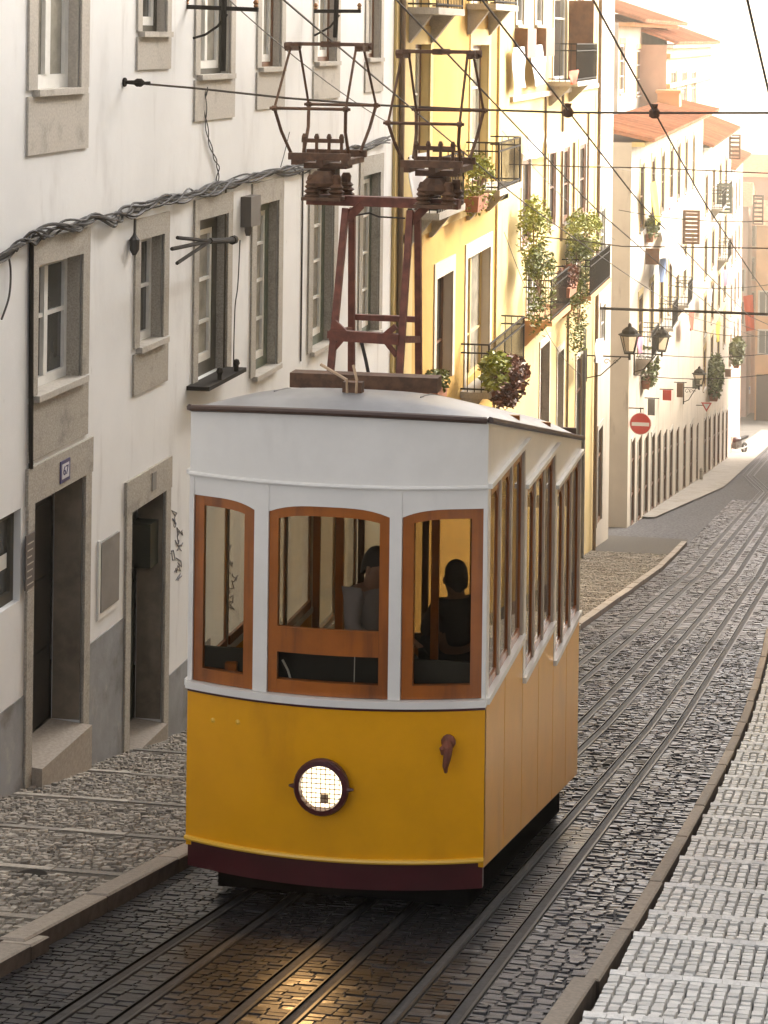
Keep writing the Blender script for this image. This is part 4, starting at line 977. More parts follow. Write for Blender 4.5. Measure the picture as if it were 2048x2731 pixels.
# headlamp light, thrown down the street
sp = bpy.data.lights.new('headlight_beam', 'SPOT'); sp.energy = 7.5; sp.spot_size = math.radians(70); sp.spot_blend = .8; sp.color = (1, .55, .2); sp.shadow_soft_size = .12
spo = bpy.data.objects.new('headlight_beam', sp); COL.objects.link(spo); spo.location = (hc.x, hc.y-.12, hc.z); spo.rotation_euler = Vector((0.05, 1, .42)).to_track_quat('Z', 'Y').to_euler()
# ------------------------------------------------------------------ people in the tram
def skin_mesh(name, verts, edges, radii, m, parent, root=0, sub=2):
    me = bpy.data.meshes.new(name); me.from_pydata(verts, edges, []); me.materials.append(MT[m] if isinstance(m, str) else m)
    o = link(name, me, parent)
    sm = o.modifiers.new('skin', 'SKIN'); sm.use_smooth_shade = True
    for i, v in enumerate(me.skin_vertices[0].data): v.radius = (radii[i], radii[i]*(1 if i else .9)); v.use_root = (i == root)
    ss = o.modifiers.new('sub', 'SUBSURF'); ss.levels = sub; ss.render_levels = sub
    return o
mat('skin', (.24, .13, .085), .6); mat('hair_dark', (.02, .015, .012), .7); mat('shirt_grey', (.20, .175, .175), .85); mat('shirt_dark', (.03, .025, .025), .9); mat('trousers_dark', (.03, .03, .04), .9)
def seated(label, at, yaw, shirt, hair, lean=0.0):
    """one seated figure; at = seat point under the pelvis"""
    r = thing('person', label, 'person', at); R = Matrix.Rotation(lean, 3, 'Y') @ Matrix.Rotation(yaw, 3, 'Z'); A = Vector(at)
    T = lambda p: tuple(A+R @ Vector(p))
    V = [(0, 0, .1), (0, .02, .3), (0, .02, .48), (0, .0, .55), (0, -.02, .61), (0, -.05, .69), (0, -.03, .77)]; E = [(0, 1), (1, 2), (2, 3), (3, 4), (4, 5), (5, 6)]; Rr = [.15, .14, .15, .08, .075, .108, .104]
    for s in (-1, 1):
        k = len(V); V += [(s*.17, .01, .5), (s*.23, -.08, .27), (s*.17, -.3, .22), (s*.14, -.38, .22)]; E += [(2, k), (k, k+1), (k+1, k+2), (k+2, k+3)]; Rr += [.07, .048, .036, .03]
        for j in range(4):
            n = len(V); V += [(s*(.115+.018*j), -.44, .225-.004*j), (s*(.115+.018*j), -.475, .205)]; E += [(k+3, n), (n, n+1)]; Rr += [.0095, .0085]
        n = len(V); V += [(s*.105, -.40, .205), (s*.095, -.43, .19)]; E += [(k+3, n), (n, n+1)]; Rr += [.01, .009]
        k = len(V); V += [(s*.1, -.05, .08), (s*.12, -.45, .08), (s*.12, -.46, -.34), (s*.12, -.6, -.40)]; E += [(0, k), (k, k+1), (k+1, k+2), (k+2, k+3)]; Rr += [.1, .07, .05, .04]
    b = skin_mesh('body', [T(v) for v in V], E, Rr, 'skin', r)
    V2 = [(0, 0, .14), (0, .02, .3), (0, .02, .46), (0, .0, .54)]; E2 = [(0, 1), (1, 2), (2, 3)]; R2 = [.168, .158, .165, .085]
    for s in (-1, 1): k = len(V2); V2 += [(s*.175, .01, .5), (s*.235, -.08, .28), (s*.19, -.24, .235)]; E2 += [(2, k), (k, k+1), (k+1, k+2)]; R2 += [.085, .066, .052]
    skin_mesh('shirt', [T(v) for v in V2], E2, R2, shirt, r)
    V3 = [(0, 0, .1)]; E3 = []; R3 = [.165]
    for s in (-1, 1): k = len(V3); V3 += [(s*.1, -.06, .08), (s*.12, -.45, .08), (s*.12, -.46, -.3)]; E3 += [(0, k), (k, k+1), (k+1, k+2)]; R3 += [.112, .082, .065]
    skin_mesh('trousers', [T(v) for v in V3], E3, R3, 'trousers_dark', r)
    h = MB(); c = Vector((0, -.02, .76)); P = []
    for i in range(8):
        a = math.pi*.62*i/7; P.append([T((c.x+.100*math.sin(min(a, 1.7))*math.cos(t), c.y+.112*math.sin(min(a, 1.7))*math.sin(t)+.012, c.z+.115*math.cos(a)-((.07*math.sin(t)+.012*math.sin(5*t+1)+.02)*(i/7)**2))) for t in np.linspace(0, 2*math.pi, 17)])
    h.grid(P); h.build('hair', hair, r, smooth=True)
    f = MB(); f.lathe(T((0, -.142, .70)), [(.02, -.015), (.014, .0), (.006, .02)], 8, (0, 0, 1))
    for s in (-1, 1): f.lathe(T((s*.096, -.03, .70)), [(.012, -.03), (.02, 0), (.014, .03)], 8, (0, 0, 1))
    f.build('nose_and_ears', 'skin', r, smooth=True)
    e = MB()
    for s in (-1, 1): e.lathe(T((s*.034, -.132, .725)), [(.003, -.006), (.009, 0), (.003, .006)], 8, (0, 0, 1))
    e.build('eyes', 'hair_dark', r, smooth=True)
    return r
a = onY(960, 1495, YF+.5); seated('person in a grey shirt leaning aside behind the middle front window of the tram', (a.x, a.y, a.z-.74), math.radians(62), 'shirt_grey', 'hair_dark', .16)
a = onY(1218, 1535, YF+2.1); seated('dark haired person in dark clothes behind the right front window of the tram', (a.x, a.y, a.z-.74), math.radians(-150), 'shirt_dark', 'hair_dark')
# ------------------------------------------------------------------ wires, cables, brackets
def wire(label, pts, r=.012, m='wire_brown', name='overhead_wire', cat='wire', group=None, n=5):
    w = MB(); w.tube(pts, r, n); return tag(w.build(name, m), label, cat, group)
def along(X, Y0, z0):
    """a running wire at the same height over the street"""
    H = z0-gz(Y0); return [(X, y, gz(y)+H) for y in list(np.arange(3, 30, 1.5))+list(np.arange(30, 92, 4))]
wire('running wire pressed by the left pantograph of the tram', along(XH1, YP, ZH1+.035), .009, group='running wires over the street')
wire('running wire pressed by the right pantograph of the tram', along(XH2, YP, ZH2+.035), .009, group='running wires over the street')
s0 = onX(330, 219, WALL); YS = s0.y
c1, c2 = onY(1515, 296, YS), onY(1745, 298, YS)
wire('running wire crossing the anchor line right of the tram gear, above the cream house', along(c1.x, YS, c1.z), .010, group='running wires over the street')
wire('running wire crossing the anchor line in front of the tall tiled house', along(c2.x, YS, c2.z), .010, group='running wires over the street')
c3 = onY(2028, 150, YS); wire('thick dark rope-like wire hanging in the sky at the upper right edge', along(c3.x, YS, c3.z), .014, 'cable_black', group='running wires over the street')
e = onY(2048, 300, YS); sp_pts = [s0]+[onY(x, y, YS) for x, y in ((520, 235), (760, 261), (1000, 280), (1270, 292), (1515, 300), (1745, 301), (2048, 301))]
last = sp_pts[-1]; sp_pts.append(Vector((2.2, YS, last.z+.05)))
an = thing('wire_anchor', 'long span wire anchored to the white wall at the upper left and crossing the street', 'span wire', s0)
m = MB(); m.tube(sp_pts, .012, 5); m.build('span_wire', 'wire_brown', an)
m = MB(); m.lathe(s0, [(.05, -.02), (.05, .02), (.02, .03), (.025, .12), (.045, .15), (.045, .2), (.015, .24), (.02, .3)], 10, (1, -.05, -.02)); m.build('wall_eye', 'iron', an)
for nm, c in (('clamp_a', c1), ('clamp_b', c2)):
    m = MB(); m.lathe((c.x, c.y, c.z-.02), [(.02, -.05), (.055, -.03), (.055, .03), (.03, .06), (.04, .1)], 10); m.build('wire_clamp', 'rust_dark', an)
for lab, x0, y0, pts, r in (
    ('thin span wire from the corner of the ochre house across the street', 1352, 438, [(1430, 440), (1560, 445), (1712, 447), (2048, 462)], .013),
    ('span wire from the leafy balconies of the cream house across the street', 1400, 628, [(1530, 640), (1660, 657), (2048, 662)], .015),
    ('thick iron span rod above the near wall lantern', 1600, 822, [(1700, 826), (1850, 830), (2048, 838)], .045)):
    p0 = onX(x0, y0, WALL); P = [p0]+[onY(x, y, p0.y) for x, y in pts]; P.append(Vector((2.6, p0.y, P[-1].z)))
    wire(lab, P, r, 'iron' if r > .02 else 'wire_brown', 'span_wire', 'span wire', 'span wires crossing the street')
for lab, a, b, sag in (
    ('sagging thin wire from the upper left wall towards the ochre house', (600, -10), (1040, 330), .1), ('slack thin wire low across the cream house front', (1345, 620), (1550, 1000), .5),
    ('thin wire dropping from the ochre house corner to the flower boxes', (1340, 350), (1640, 640), .2), ('thin wire above the row house eave', (1590, 440), (1880, 470), .1)):
    p, q = onX(a[0], a[1], WALL+.35), onX(b[0], b[1], WALL+.35); P = [p.lerp(q, t)-Vector((0, 0, sag*4*t*(1-t))) for t in np.linspace(0, 1, 12)]; wire(lab, P, .008, group='slack telephone wires on the house fronts', name='telephone_wire')
# bundle of black cables festooned along the white wall
bp = [(0, 684), (60, 640), (110, 612), (180, 598), (250, 578), (310, 572), (345, 556), (420, 532), (500, 512), (560, 500), (620, 480), (690, 462), (760, 446), (830, 440), (900, 408), (960, 388), (1036, 368)]
cb = thing('cable_bundle', 'tangled bundle of black cables looping along the white house below its upper windows', 'cables', onX(500, 512, WALL))
B3 = [onX(x, y, WALL+.06) for x, y in bp]; first_ = B3[0]+(B3[0]-B3[1])*3; B3 = [first_]+B3
def spline(P, n=8):
    out = []
    for i in range(len(P)-1):
        p0, p1, p2, p3 = P[max(i-1, 0)], P[i], P[i+1], P[min(i+2, len(P)-1)]
        for t in np.linspace(0, 1, n, endpoint=False): out.append(.5*((2*p1)+(p2-p0)*t+(2*p0-5*p1+4*p2-p3)*t*t+(3*p1-p0-3*p2+p3)*t**3))
    return out+[P[-1]]
base = spline(B3)
for k in range(7):
    r2 = random.Random(40+k); ph, f, am = r2.uniform(0, 6), r2.uniform(.35, .8), r2.uniform(.02, .06); P = []
    for i, p in enumerate(base): P.append(p+Vector((.03*math.sin(i*f*.9+ph), 0, am*math.sin(i*f+ph)+.02*math.sin(i*.23+k)-.01*k)))
    m = MB(); m.tube(P, r2.uniform(.010, .018), 5); m.build('strand', 'cable_black', cb)
def drop(lab, pts, r=.01, X=WALL+.03, name='hanging_wire', twin=False):
    P = spline([onX(x, y, X) for x, y in pts], 6); m = MB()
    if twin:
        for k in (0, 1): m.tube([p+Vector((.015*math.cos(i*.7+k*math.pi), .022*math.sin(i*.7+k*math.pi), 0)) for i, p in enumerate(P)], r, 4)
    else: m.tube(P, r, 5)
    return tag(m.build(name, 'cable_black'), lab, 'cable', 'loose cables on the white wall')
drop('twisted pair of wires dropping from the upper window sill to the cable bundle', [(550, 232), (548, 300), (556, 370), (572, 420), (582, 450), (578, 490)], .008, twin=True)
drop('short loop of cable hanging below the bundle at the left edge', [(20, 672), (28, 720), (24, 790), (4, 852)])
drop('thin wire slanting up the wall beside the left pantograph', [(772, 352), (758, 410), (748, 446)], .006)
drop('long thin cable hanging down between the two French windows of the white house', [(640, 640), (634, 760), (626, 830), (622, 1000)], .008)
# wall brackets with crossbars
def line_bracket(lab, post, bar, brace, out=.9):
    p0 = onX(post[0], post[1], WALL+out*.5); p1 = onX(post[0]-4, post[2], WALL+out*.5); t = thing('wire_bracket', lab, 'bracket', p1, 'iron wire brackets on the white wall')
    m = MB(); m.bar(p0, p1, .035, 8); m.build('post', 'iron', t)
    c = onX(bar[0], bar[2], WALL+out*.5); m = MB(); a, b = onY(bar[0], bar[2], p0.y), onY(bar[1], bar[3], p0.y); m.beam(a, b, .05, .05); cb_ = m.build('crossbar', 'iron', t)
    for f in (.03, .97):
        q = a.lerp(b, f); m = MB(); m.lathe((q.x, q.y, q.z+.02), [(.015, 0), (.03, .02), (.02, .04), (.035, .06), (.02, .09), (.001, .1)], 8); m.build('insulator', 'brass', cb_)
    m = MB(); m.tube([onY(x, y, p0.y) for x, y in brace], .015, 5); m.build('brace', 'iron', t)
line_bracket('large iron post with crossbar and curved brace at the top, before the third upper window', (598, -30, 190), (492, 688, 18, 26), [(606, 38), (580, 70), (548, 92), (515, 102)])
line_bracket('smaller iron crossbar bracket behind the left pantograph at the top', (898, -10, 100), (838, 962, 30, 30), [(838, 95), (880, 72), (905, 40)])
t = thing('antenna', 'small three-pronged aerial sticking out of the wall by the dark framed French window', 'aerial', onX(600, 640, WALL+.6))
m = MB(); h = onX(560, 643, WALL+.4)
for x, y in ((473, 634), (458, 664), (472, 702)): m.bar(onX(x, y, WALL+.45), h, .022, 6)
m.build('prong', 'iron', t)
e_ = onX(622, 640, WALL+.3); m = MB(); m.bar(h, e_, .035, 8); m.lathe(e_, [(.055, -.04), (.055, .04)], 8, (0, 1, 0)); m.bar(e_, (WALL, e_.y, e_.z), .02, 6); m.build('arm', 'iron', t)
# ------------------------------------------------------------------ plants, cloths, signs and lamps further down
mat('leaf_green', (.12, .145, .02), .6, rand=.5); mat('leaf_lime', (.24, .26, .015), .6, rand=.4); mat('leaf_rust', (.14, .045, .02), .6, rand=.6); mat('terracotta', (.35, .14, .07), .85, noise=(9, .15))
mat('cloth_white', (.78, .78, .80), .9); mat('cloth_yellow', (.75, .6, .05), .9); mat('cloth_red', (.5, .09, .04), .9); mat('cloth_pink', (.5, .2, .3), .9); mat('cloth_blue', (.25, .35, .6), .9)
def plant(label, c, rad, n, leaf, planter=None, hang=0.0, seed=1, size=.055):
    r2 = random.Random(seed); t = thing('potted_plant', label, 'plant', c, 'plants on the balconies'); m = MB(); cx, cy, cz = c; st = MB()
    for _ in range(int(n*4)):
        while True:
            v = Vector((r2.uniform(-1, 1), r2.uniform(-1, 1), r2.uniform(-1, 1)))
            if v.length < 1 and (math.sin(v.x*5+seed)+math.sin(v.y*6+2*seed)+math.sin(v.z*5)) > -.6: break
        p = Vector((cx+v.x*rad[0], cy+v.y*rad[1], cz+rad[2]*.8+v.z*rad[2]-hang*r2.random()*(1 if v.z < 0 else .1)))
        u = Vector((r2.uniform(-1, 1), r2.uniform(-1, 1), r2.uniform(-.6, .6))).normalized(); w = u.cross(Vector((r2.uniform(-1, 1), r2.uniform(-1, 1), r2.uniform(-1, 1)))).normalized(); s = size*r2.uniform(.6, 1.3)
        m.v += [tuple(p-u*s), tuple(p+w*s*.45), tuple(p+u*s), tuple(p-w*s*.45)]; k = len(m.v)-4; m.f.append((k, k+1, k+2, k+3))
    for k in range(7): st.bar((cx, cy, cz-.02), (cx+r2.uniform(-.7, .7)*rad[0], cy+r2.uniform(-.7, .7)*rad[1], cz+rad[2]*r2.uniform(.6, 1.4)), .012, 4)
    f = m.build('foliage', leaf, t, fix=False); st.build('stem', 'brown_wood', t)
    if planter:
        b = MB(); l, w_, h_ = planter; b.hexa([(cx-w_*.4, cy-l*.46, cz-h_), (cx+w_*.4, cy-l*.46, cz-h_), (cx+w_*.4, cy+l*.46, cz-h_), (cx-w_*.4, cy+l*.46, cz-h_), (cx-w_*.5, cy-l*.5, cz), (cx+w_*.5, cy-l*.5, cz), (cx+w_*.5, cy+l*.5, cz), (cx-w_*.5, cy+l*.5, cz)]); b.build('planter', 'terracotta', t)
    return t
def P3(x, y, out=.45): p = onX(x, y, WALL+out); return (p.x, p.y, p.z)
plant('bright lime green bush on the left leafy balcony of the cream house', P3(1425, 690), (.4, .8, .85), 420, 'leaf_lime', None, .5, 2)
plant('trailing vine hanging down below the lime green bush', P3(1440, 790, .62), (.35, .9, .7), 320, 'leaf_green', None, .9, 3)
plant('big bushy plant with olive leaves on the right leafy balcony of the cream house', P3(1555, 660), (.5, 1.3, .6), 480, 'leaf_lime', None, .3, 4)
plant('dense olive creeper filling the window below the big bushy plant', P3(1545, 745, .4), (.35, 1.0, .75), 400, 'leaf_green', None, .2, 5)
plant('small flower box with rust flowers on the balcony parapet', P3(1515, 760, 0.6), (.25, .8, .3), 160, 'leaf_rust', (1.3, .3, .25), .1, 6)
plant('creeper hanging under the flower boxes near the wall lantern', P3(1540, 880, .45), (.3, 1.0, .9), 300, 'leaf_green', None, .7, 7)
plant('rust red and green flower bed behind the tram roof, below the ochre house', P3(1352, 1062, 0.75), (.42, 1.1, .5), 420, 'leaf_rust', None, .1, 8, .085)
plant('yellowish green shrub beside the rust red flowers behind the tram roof', P3(1318, 1020, 0.7), (.3, .6, .35), 160, 'leaf_lime', None, .1, 9, .08)
plant('low green plant on the ledge right behind the tram roof', P3(1160, 1035, 0.17), (.25, .6, .2), 110, 'leaf_green', (.9, .3, .3), .1, 10)
plant('trailing plant on the balcony above the no entry sign', P3(1726, 1010, 0.16), (.4, 1.0, .7), 220, 'leaf_green', (1, .3, .3), .3, 11, .12)
plant('green shrub at the foot of the shuttered house', P3(1905, 1040, 0.27), (.5, 1.6, 1.1), 260, 'leaf_green', (1.2, .5, .5), .3, 12, .16)
plant('flowers in a window box high on the row house', P3(1738, 620, 0.16), (.3, 1.2, .35), 140, 'leaf_green', (1.6, .3, .3), .2, 13, .12)
plant('leafy plant on the far balcony before the orange end house', P3(1965, 960, 0.21), (.5, 2.0, .8), 200, 'leaf_green', (1.5, .4, .4), .2, 14, .18)
plant('sunlit plant on the balcony of the ochre house left of its window', P3(1270, 520, 0.4), (.35, .7, .5), 260, 'leaf_lime', (1.0, .3, .3), .4, 15)
def cloth(label, corners, m, group='washing hung from the balconies', thick=.012, seed=1):
    """washing pegged along its upper edge: a rippled sheet"""
    a, b, c, d = [Vector(q) for q in corners]; r2 = random.Random(seed); n = 10; Pf = []; nrm = (b-a).cross(d-a).normalized()
    for i in range(n+1):
        s = i/n; row = []
        for j in range(n+1):
            t = j/n; p = a.lerp(b, s).lerp(d.lerp(c, s), t); row.append(p+nrm*(.05*math.sin(s*9+seed)*t+.03*math.sin(t*5+s*4)))
        Pf.append(row)
    k = MB(); k.grid(Pf); k.grid([[p-nrm*thick for p in reversed(r)] for r in Pf]); return tag(k.build('hanging_cloth', m, smooth=True, fix=False), label, 'cloth', group)
def C4(q, out, out2=None): return [tuple(onX(x, y, WALL+o)) for (x, y), o in zip(q, (out, out2 or out, out2 or out, out))]
cloth('big bright white awning cloth slanting out from the row house', [tuple(onX(x, y, WALL+o)) for x, y, o in ((1762, 616, .1), (1784, 606, .1), (1842, 706, 1.5), (1800, 740, 1.5))], 'cloth_white', 'cloths hung out further down', seed=3)
cloth('narrow yellow banner hanging on the row house', C4([(1733, 488), (1748, 484), (1764, 590), (1744, 600)], .45), 'cloth_yellow', 'cloths hung out further down', seed=4)
cloth('red cloth hanging before the orange end house', [tuple(onY(x, y, 128)) for x, y in ((1982, 790), (2008, 786), (2012, 880), (1990, 884))], 'cloth_red', 'cloths hung out further down', seed=5)
cloth('white sheet drying under the ochre house balcony beside the right pantograph', C4([(1092, 415), (1140, 405), (1136, 545), (1096, 560)], .66), 'cloth_white', seed=6)
cloth('white towel drying on the cream house, left of two', C4([(1412, 352), (1446, 348), (1446, 418), (1412, 425)], .4), 'cloth_white', seed=7)
cloth('white towel drying on the cream house, right of two', C4([(1462, 356), (1500, 352), (1500, 402), (1462, 408)], .4), 'cloth_white', seed=8)
cloth('white sheet pinned below the small windows at the top of the cream house', C4([(1368, 128), (1396, 124), (1398, 232), (1370, 240)], .2), 'cloth_white', seed=9)
cloth('second white sheet pinned below the small windows at the top of the cream house', C4([(1418, 122), (1454, 118), (1455, 222), (1420, 230)], .2), 'cloth_white', seed=10)
cloth('red cloth on the high balcony of the cream house', C4([(1518, 190), (1540, 186), (1540, 222), (1518, 226)], .78), 'cloth_red', seed=11)
cloth('pink cloth and small wash on the far row house window', C4([(1782, 528), (1800, 524), (1800, 556), (1782, 560)], .5), 'cloth_pink', 'cloths hung out further down', seed=12)
# open shutters and boards that stick out from the fronts
def board(label, x0, x1, yt, yb, out0, mt, name='open_shutter', cat='shutter', slats=8, th=.06):
    a = onX(x0, yt, WALL+out0*.0); Y = a.y; p, q = onY(x0, yt, Y), onY(x1, yb, Y); t = thing(name, label, cat, ((p.x+q.x)/2, Y, q.z), 'shutters and boards sticking out further down')
    m = MB(); w = q.x-p.x; h = p.z-q.z; f = min(.12, w*.15)
    for (a0, b0, c0, d0) in ((p.x, p.x+f, q.z, p.z), (q.x-f, q.x, q.z, p.z), (p.x+f, q.x-f, p.z-f, p.z), (p.x+f, q.x-f, q.z, q.z+f)): m.box(a0, b0, Y-th/2, Y+th/2, c0, d0)
    m.build('frame', mt, t)
    for i in range(slats):
        z = q.z+f+(h-2*f)*(i+.5)/slats; s = MB(); s.hexa([(p.x+f, Y-.03, z-.07), (q.x-f, Y-.03, z-.07), (q.x-f, Y-.01, z-.07), (p.x+f, Y-.01, z-.07), (p.x+f, Y+.01, z+.07), (q.x-f, Y+.01, z+.07), (q.x-f, Y+.03, z+.07), (p.x+f, Y+.03, z+.07)]); s.build('slat', mt, t)
board('pale green slatted shutter standing open on the shuttered house', 1912, 1952, 490, 570, .1, 'green_frame', slats=6)
board('brown wooden shutter standing open high over the street', 1822, 1866, 560, 652, .1, 'brown_wood', slats=7)
board('brown wooden box shutter on the row house beside the white awning', 1722, 1758, 662, 706, .1, 'brown_wood', slats=5)
board('dark shutter standing open far away at the right edge', 2008, 2036, 520, 600, .1, 'dark_frame', slats=6)
board('tall carved shutter at the eave against the sky', 1945, 1975, 358, 425, .1, 'brown_wood', slats=5)
def lantern(label, x, y, wallx, scale=1.0, Yd=None):
    """iron scroll bracket with a four-sided lantern standing on its end"""
    p = onX(wallx, y+88*scale, WALL); Y = p.y; top = onY(x, y, Y); t = thing('wall_lantern', label, 'street lamp', p, 'lanterns on iron wall brackets'); hz = p.z; tip = Vector((top.x, Y, hz))
    m = MB(); m.bar(p, tip, .022, 6); m.bar((WALL+.02, Y, hz-.75), (WALL+.02, Y, hz+.2), .03, 6)
    L = tip.x-WALL; m.tube([(WALL+.03, Y, hz-.65), (WALL+L*.35, Y, hz-.55), (WALL+L*.6, Y, hz-.25), (WALL+L*.8, Y, hz-.02)], .018, 5)
    for c, r in ((.25, .13), (.48, .10), (.68, .08)):
        m.tube([(WALL+L*c+r*(1-.1*k)*math.cos(k*.8), Y, hz-.16+r*(1-.1*k)*math.sin(k*.8)) for k in range(9)], .011, 4)
    m.tube([(tip.x, Y, hz-.08), (tip.x, Y, hz+.1)], .035, 8); m.build('scroll_bracket', 'iron', t)
    z0 = hz+.1; H = .72
    fr = MB(); b, u = .13, .24
    for s in ((-1, -1), (1, -1), (1, 1), (-1, 1)): fr.bar((tip.x+s[0]*b, Y+s[1]*b, z0+.04), (tip.x+s[0]*u, Y+s[1]*u, z0+.04+H*.68), .016, 5)
    fr.box(tip.x-b-.01, tip.x+b+.01, Y-b-.01, Y+b+.01, z0, z0+.045); ln = fr.build('lantern_frame', 'iron', t)
    for k in range(4):
        s = [(-1, -1), (1, -1), (1, 1), (-1, 1)]; a, c = s[k], s[(k+1) % 4]; g = MB()
        g.quad((tip.x+a[0]*b, Y+a[1]*b, z0+.045), (tip.x+c[0]*b, Y+c[1]*b, z0+.045), (tip.x+c[0]*u, Y+c[1]*u, z0+.04+H*.68), (tip.x+a[0]*u, Y+a[1]*u, z0+.04+H*.68)); g.build('pane', 'lantern_glass', ln, fix=False)
    cp = MB(); zc_ = z0+.04+H*.68; cp.lathe((tip.x, Y, zc_), [(.34, 0), (.33, .03), (.24, .06), (.22, .14), (.12, .22), (.06, .25), (.05, .32), (.001, .36)], 8); cp.build('cap', 'iron', t)
lantern('near wall lantern on a scroll bracket at the corner of the side street', 1680, 860, 1562)
lantern('wall lantern on the row house, second down the hill', 1766, 872, 1690, .8)
lantern('wall lantern on the row house, third down the hill', 1865, 985, 1822, .55)
# no entry sign on its arm
sg = onX(1668, 1085, WALL); Y = sg.y+1.0; c = onY(1708, 1130, Y); s = thing('no_entry_sign', 'round red no entry sign with a white bar at the side street corner', 'road sign', c); R_ = .385
mat('sign_red', (.55, .03, .02), .4); mat('sign_white', (.78, .76, .72), .4)
m = MB(); m.lathe(c, [(.001, .0), (R_, 0), (R_, .02), (.001, .02)], 28, (0, -1, 0)); m.build('disc', 'sign_red', s)
m = MB(); m.lathe((c.x, c.y-.021, c.z), [(R_*.93, 0), (R_, 0), (R_, .004), (R_*.93, .004), (R_*.93, 0)], 28, (0, -1, 0), False); m.build('rim', 'sign_white', s)
m = MB(); m.box(c.x-R_*.78, c.x+R_*.78, c.y-.027, c.y-.021, c.z-R_*.2, c.z+R_*.12); m.build('white_bar', 'sign_white', s)
m = MB(); a = Vector((WALL, Y, c.z+R_+.14)); m.bar(a, (c.x+.1, Y, a.z), .022, 6); m.bar((c.x, Y+.03, a.z+.02), (c.x, Y+.03, c.z+.1), .02, 6); m.build('arm', 'iron', s)
# red warning triangle and small blue and white board far away
c = onX(1884, 1082, WALL+.5); s = thing('warning_sign', 'small red triangular sign on the front of the shuttered house', 'road sign', c)
m = MB(); r_ = .3; T3 = [(c.x+r_*math.cos(a), c.z+r_*math.sin(a)) for a in (-math.pi/2, math.pi/6, math.pi*5/6)]; k = [(x, c.y, z) for x, z in T3]+[(x, c.y+.03, z) for x, z in T3]; m.v = k; m.f = [(0, 1, 2), (5, 4, 3), (0, 3, 4, 1), (1, 4, 5, 2), (2, 5, 3, 0)]; m.build('plate', 'sign_red', s)
m = MB(); k = [(c.x+(x-c.x)*.6, c.y-.006, c.z+(z-c.z)*.6) for x, z in T3]; m.v = k; m.f = [(0, 1, 2)]; m.build('inner_field', 'sign_white', s, fix=False); m = MB(); m.bar((WALL, c.y+.02, c.z), (c.x, c.y+.02, c.z), .02, 5); m.build('arm', 'iron', s)
c = onG(1990, 1120); s = thing('notice_board', 'blue and white notice board on two thin posts beside the far gateway', 'sign', c); zz = onY(1986, 1040, c.y)
m = MB(); m.box(zz.x-.55, zz.x+.55, c.y-.03, c.y+.03, zz.z-.35, zz.z+.35); m.build('board', 'cloth_white', s); m = MB(); m.box(zz.x-.5, zz.x+.5, c.y-.04, c.y-.031, zz.z+.05, zz.z+.3); m.build('blue_band', 'cloth_blue', s)
m = MB(); [m.bar((zz.x+k, c.y+.04, gz(c.y)), (zz.x+k, c.y+.04, zz.z), .04, 6) for k in (-.3, .3)]; m.build('post', 'meter_grey', s)
# motorcycle parked on the pavement far down
g0 = onG(1964, 1208); mo = thing('motorcycle', 'dark motorcycle parked far down on the left pavement near the bend', 'motorcycle', g0); gx, gy, g_ = g0
gx_, gy_ = gx, gy
for dy in (-.65, .65):
    m = MB(); pr = [(.19, -.05), (.27, -.06), (.31, -.03), (.31, .03), (.27, .06), (.19, .05), (.19, -.05)]; m.lathe((gx+.0, gy+dy, gz(gy+dy)+.31), pr, 18, (1, .25, 0), False); w = m.build('wheel', 'cable_black', mo)
    m = MB(); 
    for k in range(6): a = k*math.pi/6; v = Vector((0, math.cos(a)*.22, math.sin(a)*.22)); c = Vector((gx, gy+dy, gz(gy+dy)+.31)); m.bar(c-v, c+v, .012, 4)
    m.build('spokes', 'steel', w)
m = MB(); z = g_+.45; m.lathe((gx, gy-.25, z+.28), [(.02, -.02), (.14, .05), (.17, .25), (.14, .45), (.03, .5)], 10, (0, 1, 0)); m.build('fuel_tank', 'tram_maroon', mo, smooth=True)
m = MB(); m.hexa([(gx-.13, gy+.2, z+.2), (gx+.13, gy+.2, z+.2), (gx+.11, gy+.85, z+.3), (gx-.11, gy+.85, z+.3), (gx-.14, gy+.2, z+.32), (gx+.14, gy+.2, z+.32), (gx+.1, gy+.88, z+.42), (gx-.1, gy+.88, z+.42)]); m.build('seat', 'cable_black', mo)
m = MB(); m.box(gx-.16, gx+.16, gy-.2, gy+.25, z-.2, z+.2); m.lathe((gx-.2, gy+.02, z-.05), [(.1, 0), (.12, .1), (.12, .3), (.1, .4)], 10, (1, 0, 0)); m.build('engine', 'meter_grey', mo)
m = MB(); m.tube([(gx-.34, gy-.42, z+.55), (gx-.12, gy-.5, z+.5), (gx+.12, gy-.5, z+.5), (gx+.34, gy-.42, z+.55)], .018, 6); m.bar((gx-.09, gy-.5, z+.5), (gx-.09, gy-.68, gz(gy)+.31), .025, 6); m.bar((gx+.09, gy-.5, z+.5), (gx+.09, gy-.68, gz(gy)+.31), .025, 6); m.build('handlebar', 'steel', mo)
m = MB(); m.lathe((gx, gy-.56, z+.4), [(.05, .08), (.09, .02), (.1, -.05), (.001, -.06)], 12, (0, 1, 0)); m.build('headlight', 'steel', mo)
m = MB(); m.tube([(gx+.17, gy-.1, z-.15), (gx+.2, gy+.3, z-.2), (gx+.2, gy+.9, z-.12)], .04, 8); m.build('exhaust', 'steel', mo)
mo.rotation_euler = (0, 0, math.radians(-38)); mo.scale = (1.15, 1.15, 1.15)
# bollards along the bend and a few loose stones at the side street corner
for x, y in ((1898, 1250), (1870, 1282)):
    g = onG(x, y); m = MB(); m.lathe((g.x, g.y, g.z-.05), [(.09, 0), (.09, .5), (.11, .55), (.07, .66), (.001, .7)], 10)
    tag(m.build('bollard', 'pale_stone'), 'low stone bollard at the pavement edge near the bend, %s' % ('farther of two' if x > 1880 else 'nearer of two'), 'bollard', 'stone bollards near the bend')
